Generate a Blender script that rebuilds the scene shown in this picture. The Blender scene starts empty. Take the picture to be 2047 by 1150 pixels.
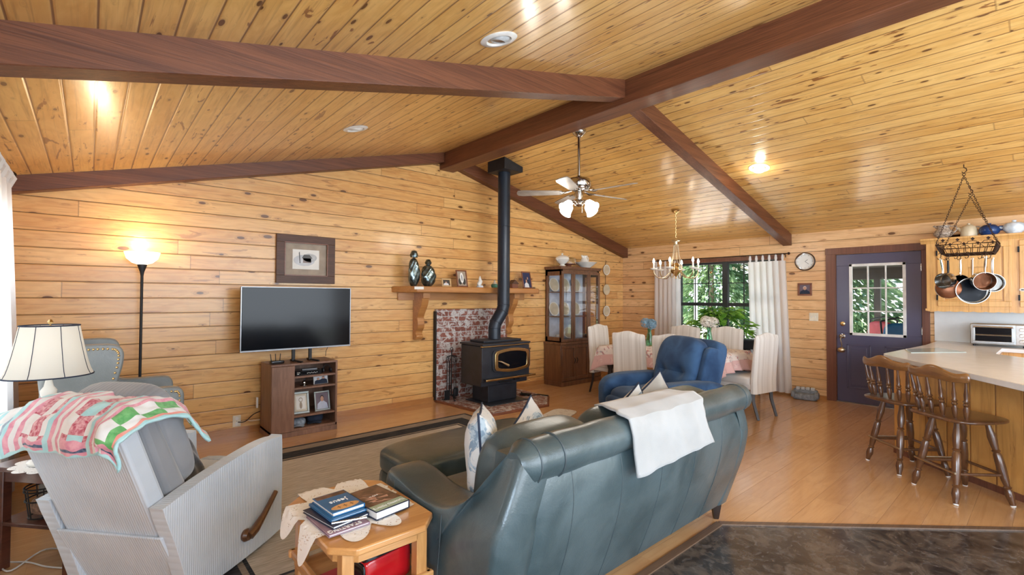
import bpy, math, random
from math import sin, cos, pi, radians as R_, sqrt, atan2, hypot
from mathutils import Vector, Matrix, Euler, noise as mnoise

# ------------------------------------------------------------------ camera, world, sun, exposure
SC = bpy.context.scene
COL = SC.collection
CAM_H = 1.42
def _camera():
    f = 955.56; yaw, pitch, roll = R_(41.419), R_(1.1675), R_(0.27)
    F = Vector((sin(yaw)*cos(pitch), cos(yaw)*cos(pitch), sin(pitch)))
    R0 = Vector((cos(yaw), -sin(yaw), 0)); U0 = R0.cross(F)
    R = R0*cos(roll) + U0*sin(roll); U = -R0*sin(roll) + U0*cos(roll)
    cd = bpy.data.cameras.new('camera'); co = bpy.data.objects.new('camera', cd); COL.objects.link(co)
    m = Matrix(((R.x, U.x, -F.x, 0), (R.y, U.y, -F.y, 0), (R.z, U.z, -F.z, CAM_H), (0, 0, 0, 1)))
    co.matrix_world = m
    cd.sensor_fit = 'HORIZONTAL'; cd.sensor_width = 36.0; cd.lens = 36.0*f/2047.0
    cd.clip_start = 0.05; cd.clip_end = 300
    SC.camera = co
_camera()
SC.view_settings.view_transform = 'Standard'
SC.view_settings.look = 'None'
SC.view_settings.gamma = 1.0
SC.view_settings.use_curve_mapping = False
SC.view_settings.exposure = 0.27
W = bpy.data.worlds.new('world'); SC.world = W; W.use_nodes = True
wn = W.node_tree.nodes; wl = W.node_tree.links; wn.clear()
wo = wn.new('ShaderNodeOutputWorld'); wb = wn.new('ShaderNodeBackground')
wt = wn.new('ShaderNodeTexCoord'); ws = wn.new('ShaderNodeSeparateXYZ'); wr = wn.new('ShaderNodeValToRGB')
wl.new(wt.outputs['Generated'], ws.inputs[0]); wl.new(ws.outputs['Z'], wr.inputs[0])
wr.color_ramp.elements[0].position = 0.0; wr.color_ramp.elements[0].color = (0.93, 0.96, 1.0, 1)
wr.color_ramp.elements[1].position = 0.7; wr.color_ramp.elements[1].color = (0.50, 0.72, 1.0, 1)
wl.new(wr.outputs[0], wb.inputs[0]); wb.inputs[1].default_value = 2.1
wl.new(wb.outputs[0], wo.inputs[0])
def lamp(name, kind, loc, energy, color=(1, 1, 1), size=0.05, rot=None, sx=None, sy=None, parent=None):
    l = bpy.data.lights.new(name, kind); l.energy = energy; l.color = color
    if kind == 'POINT': l.shadow_soft_size = size
    if kind == 'SUN': l.angle = size
    if kind == 'AREA':
        l.shape = 'RECTANGLE'; l.size = sx; l.size_y = sy
    o = bpy.data.objects.new(name, l); COL.objects.link(o); o.location = loc
    if rot is not None: o.rotation_euler = rot
    if parent is not None: o.parent = parent
    return o
_s = Vector((-0.35, 0.75, 0.95))
lamp('sun', 'SUN', (0, 0, 20), 13.0, (1, .95, .86), 0.02, _s.to_track_quat('Z', 'Y').to_euler())
# daylight of the unseen picture windows in the rear part of the room (behind the photographer)
lamp('rear_window_daylight', 'AREA', (2.6, -2.9, 1.7), 190, (.78, .89, 1.0), rot=Euler((R_(90), 0, 0)), sx=5.0, sy=2.2)
lamp('side_window_daylight', 'AREA', (-.72, -.85, 1.35), 170, (.62, .80, 1.0), rot=Euler((0, R_(-90), 0)), sx=1.3, sy=2.0)

# ------------------------------------------------------------------ node helpers / materials
M = {}
class NT:
    def __init__(s, name):
        s.m = bpy.data.materials.new(name); s.m.use_nodes = True
        s.t = s.m.node_tree; s.t.nodes.clear()
        s.out = s.t.nodes.new('ShaderNodeOutputMaterial')
        s.b = s.t.nodes.new('ShaderNodeBsdfPrincipled')
        s.t.links.new(s.b.outputs[0], s.out.inputs[0]); M[name] = s.m
    def n(s, ty, **k):
        x = s.t.nodes.new('ShaderNode'+ty)
        for a, v in k.items(): setattr(x, a, v)
        return x
    def l(s, a, b): s.t.links.new(a, b)
    def put(s, v, sock):
        if hasattr(v, 'is_output') or hasattr(v, 'links'): s.l(v, sock)
        else: sock.default_value = v
    def math(s, op, a, b=0.0, c=0.0, clamp=False):
        x = s.n('Math', operation=op, use_clamp=clamp)
        s.put(a, x.inputs[0]); s.put(b, x.inputs[1])
        if op in ('MULTIPLY_ADD', 'SMOOTH_MIN', 'COMPARE', 'WRAP'): s.put(c, x.inputs[2])
        return x.outputs[0]
    def mix(s, f, a, b, mode='MIX'):
        x = s.n('Mix', data_type='RGBA', blend_type=mode)
        s.put(f, x.inputs[0])
        for v, k in ((a, 6), (b, 7)):
            if isinstance(v, tuple): v = (*v[:3], 1)
            s.put(v, x.inputs[k])
        return x.outputs[2]
    def comb(s, x, y, z=0.0):
        c = s.n('CombineXYZ'); s.put(x, c.inputs[0]); s.put(y, c.inputs[1]); s.put(z, c.inputs[2]); return c.outputs[0]
    def noise(s, vec, scale=5, detail=3, rough=.5, dist=0.0):
        x = s.n('TexNoise'); s.l(vec, x.inputs['Vector']) if vec else None
        x.inputs['Scale'].default_value = scale; x.inputs['Detail'].default_value = detail
        x.inputs['Roughness'].default_value = rough; x.inputs['Distortion'].default_value = dist
        return x.outputs['Fac'] if 'Fac' in x.outputs else x.outputs[0]
    def ramp(s, v, lo, hi, a=0.0, b=1.0):
        x = s.n('MapRange'); x.interpolation_type = 'SMOOTHSTEP'
        s.put(v, x.inputs[0]); x.inputs[1].default_value = lo; x.inputs[2].default_value = hi
        x.inputs[3].default_value = a; x.inputs[4].default_value = b; return x.outputs[0]
    def bump(s, h, strength=.3, dist=.01):
        x = s.n('Bump'); s.l(h, x.inputs['Height']); x.inputs['Strength'].default_value = strength
        x.inputs['Distance'].default_value = dist; s.l(x.outputs[0], s.b.inputs['Normal'])
    def pos(s, obj=False):
        if obj: p = s.n('TexCoord').outputs['Object']
        else: p = s.n('NewGeometry').outputs['Position']
        x = s.n('SeparateXYZ'); s.l(p, x.inputs[0]); return p, x.outputs
    def base(s, c):
        if isinstance(c, tuple): s.b.inputs['Base Color'].default_value = (*c[:3], 1)
        else: s.l(c, s.b.inputs['Base Color'])
    def set(s, rough=.5, metal=0, spec=.5, coat=0, coat_r=.1, sheen=0):
        s.b.inputs['Roughness'].default_value = rough; s.b.inputs['Metallic'].default_value = metal
        s.b.inputs['Specular IOR Level'].default_value = spec
        s.b.inputs['Coat Weight'].default_value = coat; s.b.inputs['Coat Roughness'].default_value = coat_r
        s.b.inputs['Sheen Weight'].default_value = sheen

def plain(name, c, rough=.5, metal=0, spec=.5, coat=0, sheen=0, var=.12, scale=9, bump=0, bscale=60):
    s = NT(name); p, x = s.pos(True)
    f = s.noise(p, scale, 3)
    s.base(s.mix(s.ramp(f, .3, .7), tuple(v*(1-var) for v in c), tuple(min(1, v*(1+var)) for v in c)))
    s.set(rough, metal, spec, coat, sheen=sheen)
    if bump:
        s.bump(s.noise(p, bscale, 3), bump, .004)
    return s.m
def emit(name, c, strength):
    s = NT(name); s.base(c); s.b.inputs['Emission Color'].default_value = (*c, 1); s.b.inputs['Emission Strength'].default_value = strength
    return s.m
def pane(name, tint=(1, 1, 1), ior=1.35, rough=0.0):
    s = NT(name); tr = s.n('BsdfTransparent'); gl = s.n('BsdfGlossy'); fr = s.n('Fresnel'); mx = s.n('MixShader')
    tr.inputs[0].default_value = (*tint, 1); gl.inputs['Roughness'].default_value = rough; fr.inputs[0].default_value = ior
    ge = s.n('NewGeometry'); s.l(s.math('MULTIPLY', fr.outputs[0], s.math('SUBTRACT', 1.0, ge.outputs['Backfacing'])), mx.inputs[0]); s.l(tr.outputs[0], mx.inputs[1]); s.l(gl.outputs[0], mx.inputs[2])
    s.l(mx.outputs[0], s.out.inputs[0]); return s.m
def cloth_thin(name, c, trans=.5):
    s = NT(name); s.base(c); s.set(.9, spec=.1); tl = s.n('BsdfTranslucent'); tl.inputs[0].default_value = (*c, 1)
    mx = s.n('MixShader'); mx.inputs[0].default_value = trans
    s.l(s.b.outputs[0], mx.inputs[1]); s.l(tl.outputs[0], mx.inputs[2]); s.l(mx.outputs[0], s.out.inputs[0]); return s.m

def pine(name, u, v, width, voff, c1, c2, kc, seam, seglen=2.6, rough=.3, knot=2.2, kstretch=1.6, streak=.5, vscale=1.0, coat=.35, kmin=.62, obj=False, seamw=.03):
    """knotty pine boards: u = axis along the boards, v = axis across them"""
    s = NT(name); p, X = s.pos(obj)
    U, V = X[u], s.math('MULTIPLY', X[v], vscale)
    vn = s.math('DIVIDE', s.math('SUBTRACT', V, voff), width)
    row = s.math('FLOOR', vn); fr = s.math('FRACT', vn)
    wn_ = s.n('TexWhiteNoise', noise_dimensions='1D'); s.l(row, wn_.inputs['W']); r1 = wn_.outputs['Value']
    un = s.math('ADD', s.math('DIVIDE', U, seglen), s.math('MULTIPLY', r1, 7.31))
    seg = s.math('FLOOR', un); fu = s.math('FRACT', un)
    w2 = s.n('TexWhiteNoise', noise_dimensions='2D'); s.l(s.comb(row, seg), w2.inputs['Vector']); r2 = w2.outputs['Value']
    off = s.math('MULTIPLY', r2, 41.0)
    # knots
    kv = s.comb(s.math('MULTIPLY_ADD', U, knot, off), s.math('MULTIPLY', s.math('ADD', s.math('MULTIPLY', fr, width), s.math('MULTIPLY', row, .37)), knot*kstretch*1.5), off)
    vo = s.n('TexVoronoi', voronoi_dimensions='3D'); s.l(kv, vo.inputs['Vector']); vo.inputs['Scale'].default_value = 1.6
    dist = vo.outputs['Distance']; sc = s.n('SeparateColor'); s.l(vo.outputs['Color'], sc.inputs[0])
    kr = s.ramp(sc.outputs[0], kmin, 1.0, 0.03, .17)
    kk = s.math('SUBTRACT', dist, kr)
    km = s.ramp(kk, -.02, .012, 1.0, 0.0)
    halo = s.ramp(kk, 0.0, .22, 1.0, 0.0)
    # grain
    g = s.noise(s.comb(s.math('MULTIPLY_ADD', U, .55, off), s.math('MULTIPLY', V, 16), s.math('MULTIPLY', halo, .8)), 3.0, 5, .6, .5)
    g2 = s.noise(s.comb(s.math('MULTIPLY_ADD', U, 1.4, off), s.math('MULTIPLY', V, 6), off), 1.5, 3, .5, 2.5)
    tone = s.math('ADD', s.math('MULTIPLY', r2, .55), s.math('MULTIPLY', s.ramp(g2, .3, .7), .45))
    col = s.mix(tone, c1, c2)
    col = s.mix(s.math('MULTIPLY', s.ramp(g, .46, .75), .45), col, kc)
    if streak:
        sn = s.noise(s.comb(s.math('MULTIPLY_ADD', U, 1.1, off), s.math('MULTIPLY', V, 7.0), off), 1.7, 5, .55, 1.6)
        col = s.mix(s.math('MULTIPLY', s.ramp(sn, .635, .67), streak), col, kc)
    col = s.mix(s.math('MULTIPLY', s.math('MULTIPLY', halo, halo), .28), col, kc)
    col = s.mix(s.math('MULTIPLY', km, .92), col, tuple(k*.42 for k in kc))
    # seams
    e = s.math('MINIMUM', fr, s.math('SUBTRACT', 1.0, fr))
    sm = s.ramp(e, seamw*.45, seamw, 1.0, 0.0)
    e2 = s.math('MINIMUM', fu, s.math('SUBTRACT', 1.0, fu))
    sm2 = s.ramp(e2, .0006, .0013, 1.0, 0.0)
    sm = s.math('MAXIMUM', sm, s.math('MULTIPLY', sm2, .5))
    col = s.mix(s.math('MULTIPLY', sm, .88), col, seam)
    s.base(col); s.set(rough, spec=.5, coat=coat, coat_r=.16)
    h = s.math('SUBTRACT', s.math('MULTIPLY', g, .12), s.math('MULTIPLY', s.ramp(e, 0, seamw*2.2, 1.0, 0.0), 1.0))
    h = s.math('SUBTRACT', h, s.math('MULTIPLY', km, .15))
    s.bump(h, .5, .006)
    return s.m

def wood(name, c1, c2, ax=0, scale=1.0, rough=.35, coat=.3, wmask=.5, obj=True, bump=.15):
    """plain stained wood, grain along local axis ax"""
    s = NT(name); p, X = s.pos(obj)
    k = [9.0, 9.0, 9.0] if obj else [24.0, 24.0, 24.0]; k[ax] = .9 if obj else .55
    v = s.comb(s.math('MULTIPLY', X[0], k[0]), s.math('MULTIPLY', X[1], k[1]), s.math('MULTIPLY', X[2], k[2]))
    g = s.noise(v, 3.2*scale, 5, .62, .9); g2 = s.noise(v, .5*scale, 3, .5, 1.2)
    t = s.math('ADD', s.math('MULTIPLY', s.ramp(g, .35, .68), .6), s.math('MULTIPLY', s.ramp(g2, .3, .7), .4))
    s.base(s.mix(t, c1, c2)); s.set(rough, coat=coat, coat_r=.15)
    if bump: s.bump(g, bump, .003)
    return s.m

PINE1, PINE2, PKNOT, PSEAM = (.64, .31, .095), (.84, .52, .20), (.27, .095, .024), (.085, .032, .010)
pine('pine_wall_front', 0, 2, .1405, -.009, PINE1, PINE2, PKNOT, PSEAM, 3.9, knot=2.4, kmin=.25, coat=.2)
pine('pine_wall_side', 1, 2, .1405, -.009, (.66, .35, .15), (.84, .55, .28), PKNOT, PSEAM, 3.4, knot=2.4, kmin=.25, coat=.2)
pine('pine_ceiling', 1, 0, .126, .005, (.68, .36, .09), (.88, .57, .20), (.25, .085, .022), (.20, .085, .028), 5.1, rough=.30, knot=3.2, kstretch=1.9, streak=.9, kmin=.12, coat=.45, seamw=.04)
pine('pine_cabinet', 2, 1, .16, 0, (.70, .38, .12), (.82, .49, .18), (.33, .13, .03), (.40, .18, .05), 9, rough=.3, knot=2.0, kmin=.72, streak=.3, seamw=.006)
pine('pine_peninsula', 2, 0, .12, 0, (.55, .26, .065), (.72, .38, .11), (.27, .10, .022), (.25, .10, .03), 9, rough=.3, knot=2.0, kmin=.6, seamw=.03)
pine('oak_laminate', 0, 1, .19, 0, (.55, .30, .135), (.66, .39, .185), (.44, .22, .095), (.46, .25, .12), 1.3, rough=.17, knot=.01, kmin=.99, streak=.15, coat=.3, seamw=.004)
wood('beam_y', (.085, .024, .009), (.20, .068, .027), 1, 1.3, .5, .12, obj=False, bump=.4)
wood('beam_x', (.085, .024, .009), (.20, .068, .027), 0, 1.3, .5, .12, obj=False, bump=.4)
wood('brown_trim', (.12, .042, .024), (.21, .08, .046), 2, .7, .4, .2, obj=False)
wood('oak', (.46, .21, .065), (.66, .35, .13), 0, 1, .28, .5)
wood('oak_z', (.42, .19, .055), (.60, .31, .11), 2, 1, .28, .5)
wood('mantel_oak', (.36, .145, .040), (.52, .24, .075), 0, .8, .3, .5)
wood('walnut', (.17, .085, .05), (.29, .155, .10), 2, 1, .45, .1)
wood('hutch_wood', (.095, .036, .015), (.20, .082, .034), 2, 1, .33, .4)
wood('stool_wood', (.075, .030, .013), (.16, .068, .028), 2, 1, .28, .6)
wood('stool_rail_wood', (.16, .07, .022), (.30, .14, .05), 0, 1, .28, .6)
wood('mahogany', (.060, .018, .010), (.125, .036, .020), 0, 1, .3, .5)
wood('dark_leg', (.015, .009, .007), (.035, .02, .015), 2, 1, .45, .05)
wood('frame_brown', (.06, .025, .014), (.12, .05, .028), 0, 2, .55, .05)
wood('frame_red', (.16, .05, .025), (.26, .09, .045), 0, 2, .4, .3)
wood('threshold', (.10, .06, .038), (.18, .11, .07), 0, 1, .4, .2, obj=False)
plain('white_paint', (.80, .80, .78), .4)
plain('cream_plastic', (.78, .72, .58), .4)
plain('white_laminate', (.78, .79, .80), .22, var=.03)
plain('backsplash', (.80, .83, .84), .3, var=.02)
plain('black_iron', (.012, .012, .014), .5, .4, var=.3)
plain('matte_black', (.012, .013, .016), .55, 0, var=.2)
plain('stove_black', (.020, .024, .034), .45, 0, var=.2)
plain('flue_black', (.014, .022, .036), .38, .2, var=.1)
plain('screen_black', (.004, .005, .008), .12, spec=.22, var=0)
plain('bezel_silver', (.32, .33, .35), .3, .8)
plain('brass', (.72, .52, .25), .25, 1, var=.1)
plain('champagne', (.62, .52, .36), .3, 1, var=.1)
plain('chrome', (.72, .72, .72), .12, 1, var=.05)
plain('brushed_steel', (.40, .40, .39), .28, 1, var=.1)
plain('nickel', (.50, .48, .45), .16, 1, var=.1)
plain('copper_bottom', (.20, .075, .035), .3, .8, var=.25)
plain('navy_enamel', (.006, .010, .022), .3, spec=.25)
plain('rust_iron', (.045, .022, .014), .55, .6, var=.4, scale=40)
plain('porcelain', (.78, .77, .72), .15, var=.05)
plain('porcelain_blue', (.62, .70, .78), .15, var=.25, scale=14)
plain('stoneware', (.62, .53, .37), .3, var=.1)
plain('brown_spatter', (.34, .27, .21), .4, var=.55, scale=60)
plain('cobalt_glaze', (.012, .045, .16), .12, var=.15)
plain('green_glass_dark', (.10, .30, .20), .1)
plain('navy_cloth', (.018, .028, .055), .85, var=.3)
plain('cap_grey', (.30, .36, .44), .85, var=.3, scale=30)
plain('paper', (.80, .79, .75), .6, var=.03)
plain('stone_grey', (.22, .24, .26), .8, var=.25, scale=30, bump=.4)
plain('stone_light', (.50, .52, .53), .8, var=.15, scale=30)
plain('terracotta', (.22, .08, .03), .6)
plain('soil', (.04, .03, .02), .9)
plain('red_plastic', (.42, .008, .012), .18, coat=.5, var=.08)
plain('black_gloss', (.008, .008, .01), .12, spec=.6)
plain('ink_black', (.01, .01, .012), .5, var=0)
plain('screw_grey', (.3, .3, .3), .4, .7)
plain('white_cord', (.74, .72, .68), .5)
plain('leather_dark_seam', (.05, .065, .07), .5)
def leather(name, c1, c2, rough=.3):
    s = NT(name); p, x = s.pos(True)
    n1 = s.noise(p, 3.2, 4, .55, .6)
    s.base(s.mix(s.ramp(n1, .3, .72), c1, c2)); s.set(rough, spec=.5, coat=.25, coat_r=.28)
    w = s.noise(p, 7, 3, .6, 1.0); v = s.n('TexVoronoi'); s.l(p, v.inputs['Vector']); v.inputs['Scale'].default_value = 160
    s.bump(s.math('ADD', s.math('MULTIPLY', w, .45), s.math('MULTIPLY', v.outputs['Distance'], .05)), .35, .02); return s.m
leather('leather_teal', (.038, .060, .066), (.080, .110, .118), .33)
leather('leather_grey', (.19, .215, .22), (.26, .285, .29), .38)
def fabric(name, c1, c2, scale=6, rough=.85, sheen=.3, bump=.2, bs=220):
    s = NT(name); p, x = s.pos(True)
    s.base(s.mix(s.ramp(s.noise(p, scale, 3, .5, .5), .3, .7), c1, c2)); s.set(rough, spec=.2, sheen=sheen)
    s.bump(s.noise(p, bs, 2), bump, .002); return s.m
fabric('blue_microfibre', (.014, .042, .105), (.040, .095, .20), 5, .8, .12)
fabric('throw_cream', (.33, .33, .325), (.38, .38, .375), 5, .95, .5)
fabric('pillow_taupe', (.40, .37, .33), (.46, .43, .39), 8)
fabric('navy_velvet', (.012, .020, .032), (.03, .045, .07), 8, .6, .6)
fabric('lamp_linen', (.70, .66, .54), (.80, .77, .66), 25)
fabric('quilt_white', (.72, .74, .76), (.80, .81, .82), 12)
fabric('quilt_pink', (.66, .27, .38), (.78, .42, .50), 40)
fabric('quilt_green', (.10, .36, .12), (.20, .50, .20), 40)
fabric('quilt_aqua', (.36, .66, .72), (.46, .74, .78), 20)
fabric('quilt_navy', (.03, .06, .14), (.16, .22, .32), 60)
fabric('quilt_red', (.45, .05, .10), (.75, .45, .50), 70)
fabric('quilt_coral', (.80, .30, .26), (.85, .42, .38), 20)
fabric('quilt_blue', (.20, .30, .42), (.40, .50, .60), 60)
def cord(name, c1, c2, ax, freq=150):
    s = NT(name); p, X = s.pos(True)
    w = s.math('SINE', s.math('MULTIPLY', X[ax], freq*2*pi*.55))
    n1 = s.noise(p, 3, 3, .5, .5)
    col = s.mix(s.ramp(n1, .3, .7), c1, c2)
    s.base(s.mix(s.ramp(w, -1, -.2, .14, 0), col, tuple(k*.55 for k in c1))); s.set(.8, spec=.2, sheen=.4)
    s.bump(w, .35, .002); return s.m
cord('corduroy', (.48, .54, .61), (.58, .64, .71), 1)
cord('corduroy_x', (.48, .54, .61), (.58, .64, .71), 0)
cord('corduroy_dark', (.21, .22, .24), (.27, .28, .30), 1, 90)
def stripes(name, c1, c2, ax=0, freq=18):
    s = NT(name); p, X = s.pos(True)
    n1 = s.noise(s.comb(s.math('MULTIPLY', X[ax], freq), 0.0, 0.0), 1.0, 2)
    s.base(s.mix(s.ramp(n1, .40, .60), c1, c2)); s.set(.85, spec=.2, sheen=.3)
    s.bump(s.noise(p, 260, 2), .15, .002); return s.m
stripes('chair_stripe', (.62, .58, .53), (.76, .73, .69))
def floral(name, ground, c1, c2, scale=7, lo=.55, hi=.58):
    s = NT(name); p, X = s.pos(True)
    a = s.noise(p, scale, 4, .6, 2.2); b = s.noise(p, scale*3.2, 3, .6, 1.5)
    blob = s.ramp(a, lo, hi)
    ink = s.mix(s.ramp(b, .42, .58), c1, c2)
    s.base(s.mix(blob, ground, ink)); s.set(.88, spec=.2, sheen=.2)
    s.bump(s.noise(p, 220, 2), .15, .002); return s.m
floral('pillow_floral', (.64, .64, .62), (.20, .28, .36), (.42, .50, .56), 6.5, .52, .55)
floral('cloth_floral', (.74, .66, .62), (.50, .18, .16), (.36, .36, .40), 9, .54, .57)
floral('cloth_pink', (.66, .42, .40), (.72, .52, .48), (.58, .36, .36), 5)
floral('mat_floral', (.62, .58, .50), (.42, .34, .28), (.52, .44, .40), 10)
def brickm(name, u, v, sc, c1, c2, mortar, white=.5):
    s = NT(name); p, X = s.pos(False)
    b = s.n('TexBrick'); s.l(s.comb(X[u], X[v]), b.inputs['Vector']); b.inputs['Scale'].default_value = 1.0
    b.inputs['Brick Width'].default_value = sc; b.inputs['Row Height'].default_value = sc*.36; b.inputs['Mortar Size'].default_value = .006
    b.inputs['Mortar Smooth'].default_value = .2; b.inputs['Bias'].default_value = 0
    b.inputs['Color1'].default_value = (*c1, 1); b.inputs['Color2'].default_value = (*c2, 1); b.inputs['Mortar'].default_value = (*mortar, 1)
    n1 = s.noise(s.comb(X[u], X[v]), 13, 4, .65, .8); n2 = s.noise(s.comb(X[u], X[v]), 45, 3)
    col = s.mix(s.math('MULTIPLY', s.ramp(n1, .47, .58), white), b.outputs['Color'], (.62, .60, .58))
    col = s.mix(s.math('MULTIPLY', s.ramp(n2, .4, .7), .35), col, (.10, .045, .035))
    s.base(col); s.set(.75, spec=.3)
    s.bump(s.math('SUBTRACT', s.math('MULTIPLY', n2, .3), b.outputs['Fac']), .6, .008); return s.m
brickm('brick_wall', 0, 2, .20, (.20, .065, .045), (.29, .11, .08), (.48, .47, .46), .85)
brickm('brick_hearth', 0, 1, .19, (.22, .08, .055), (.32, .14, .10), (.34, .32, .30), .8)
def rugm(name, c1, c2):
    s = NT(name); p, X = s.pos(False)
    n1 = s.noise(s.comb(s.math('MULTIPLY', X[0], 2.2), s.math('MULTIPLY', X[1], 34.0)), 3, 3, .6)
    s.base(s.mix(s.ramp(n1, .38, .64), c1, c2)); s.set(.95, spec=.1); s.bump(n1, .5, .004); return s.m
rugm('rug_field', (.40, .365, .31), (.58, .54, .48)); rugm('rug_dark', (.028, .031, .037), (.065, .069, .078))
rugm('rug_light', (.24, .20, .165), (.34, .29, .24))
def vinylm():
    s = NT('vinyl_slate'); p, X = s.pos(False)
    n1 = s.noise(p, 5.5, 6, .68, 1.4); n2 = s.noise(p, 19, 5, .6, .8)
    col = s.mix(s.ramp(n1, .35, .65), (.022, .019, .019), (.105, .082, .066))
    s.base(s.mix(s.math('MULTIPLY', s.ramp(n2, .5, .7), .6), col, (.15, .13, .12))); s.set(.2, coat=.3); s.bump(n2, .15, .006)
vinylm()
def doorm():
    s = NT('door_paint'); p, X = s.pos(False)
    n1 = s.noise(p, 30, 3); s.base((.082, .082, .150)); s.set(.22, spec=.7, coat=.4, coat_r=.12); s.bump(n1, .05, .003)
doorm()
def leafm(name, c1, c2, sc=3, trans=.35):
    s = NT(name); p, X = s.pos(False); n1 = s.noise(p, sc, 3)
    col = s.mix(s.ramp(n1, .35, .65), c1, c2); s.base(col); s.set(.6, spec=.3)
    tl = s.n('BsdfTranslucent'); s.l(col, tl.inputs[0]); mx = s.n('MixShader'); mx.inputs[0].default_value = trans
    s.l(s.b.outputs[0], mx.inputs[1]); s.l(tl.outputs[0], mx.inputs[2]); s.l(mx.outputs[0], s.out.inputs[0])
leafm('leaf_outdoor', (.09, .18, .08), (.28, .40, .20), 1.2, .45); leafm('leaf_dark', (.05, .13, .10), (.14, .26, .18), 1.4)
leafm('leaf_pothos', (.10, .30, .03), (.30, .55, .08), 7, .3)
plain('bark', (.16, .12, .09), .9, var=.4, scale=20)
plain('grass', (.30, .34, .16), .95, var=.35, scale=2)
plain('gravel', (.80, .78, .74), .9, var=.06, scale=5)
pane('window_glass'); pane('cabinet_glass', (.96, .97, .98), 1.7)
def glassm(name, c, rough=.02):
    s = NT(name); s.base(c); s.b.inputs['Transmission Weight'].default_value = 1; s.b.inputs['Roughness'].default_value = rough; s.b.inputs['IOR'].default_value = 1.4
glassm('green_glass', (.45, .80, .60)); glassm('stove_glass', (.05, .05, .055), .05); glassm('clear_pane', (.9, .95, .93), .03)
cloth_thin('curtain_white', (.92, .92, .92), .55); cloth_thin('lamp_shade_fabric', (.70, .68, .62), .3)
cloth_thin('doily_white', (.80, .80, .78), .2)
emit('globe_glow', (1.0, .97, .92), 4); emit('torch_glow', (1.0, .90, .72), 1.5); emit('candle_glow', (1.0, .92, .78), 30); emit('can_glow', (1, .93, .8), 2)
plain('hydrangea_blue', (.20, .33, .42), .8, var=.35, scale=30); plain('hydrangea_white', (.74, .70, .62), .8, var=.12, scale=30)
plain('sky_blue_cover', (.015, .13, .32), .3, var=.1); plain('cover_brown', (.12, .065, .045), .3, var=.5, scale=25); plain('cover_green', (.30, .40, .30), .3)
plain('cover_bread', (.62, .34, .14), .35, var=.2, scale=20); plain('cover_navy', (.01, .018, .05), .3); plain('cover_mauve', (.30, .20, .26), .4); plain('cover_red', (.45, .04, .05), .4)
plain('skin', (.52, .29, .20), .6, var=.03); plain('hair_white', (.62, .60, .58), .7); plain('hair_dark', (.03, .02, .015), .7); plain('shirt_blue', (.50, .55, .68), .7); plain('shirt_white', (.7, .7, .72), .7)
plain('backdrop_mauve', (.14, .10, .13), .5); plain('backdrop_navy', (.02, .03, .09), .5); plain('backdrop_light', (.55, .57, .6), .5); plain('mat_cream', (.66, .60, .48), .6); plain('mat_taupe', (.36, .29, .22), .6)
plain('frame_pewter', (.30, .33, .32), .4, .3); plain('frame_dark', (.05, .045, .04), .4); plain('frame_blond', (.55, .36, .17), .4)
plain('bronze', (.14, .18, .19), .2, .9, var=.6, scale=22, bump=.6, bscale=30); plain('brown_plaid', (.30, .18, .12), .8, var=.5, scale=40)
plain('fan_blade', (.30, .27, .24), .35, .3, var=.15)
plain('pale_glass', (.50, .60, .58), .12, var=.02)

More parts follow.
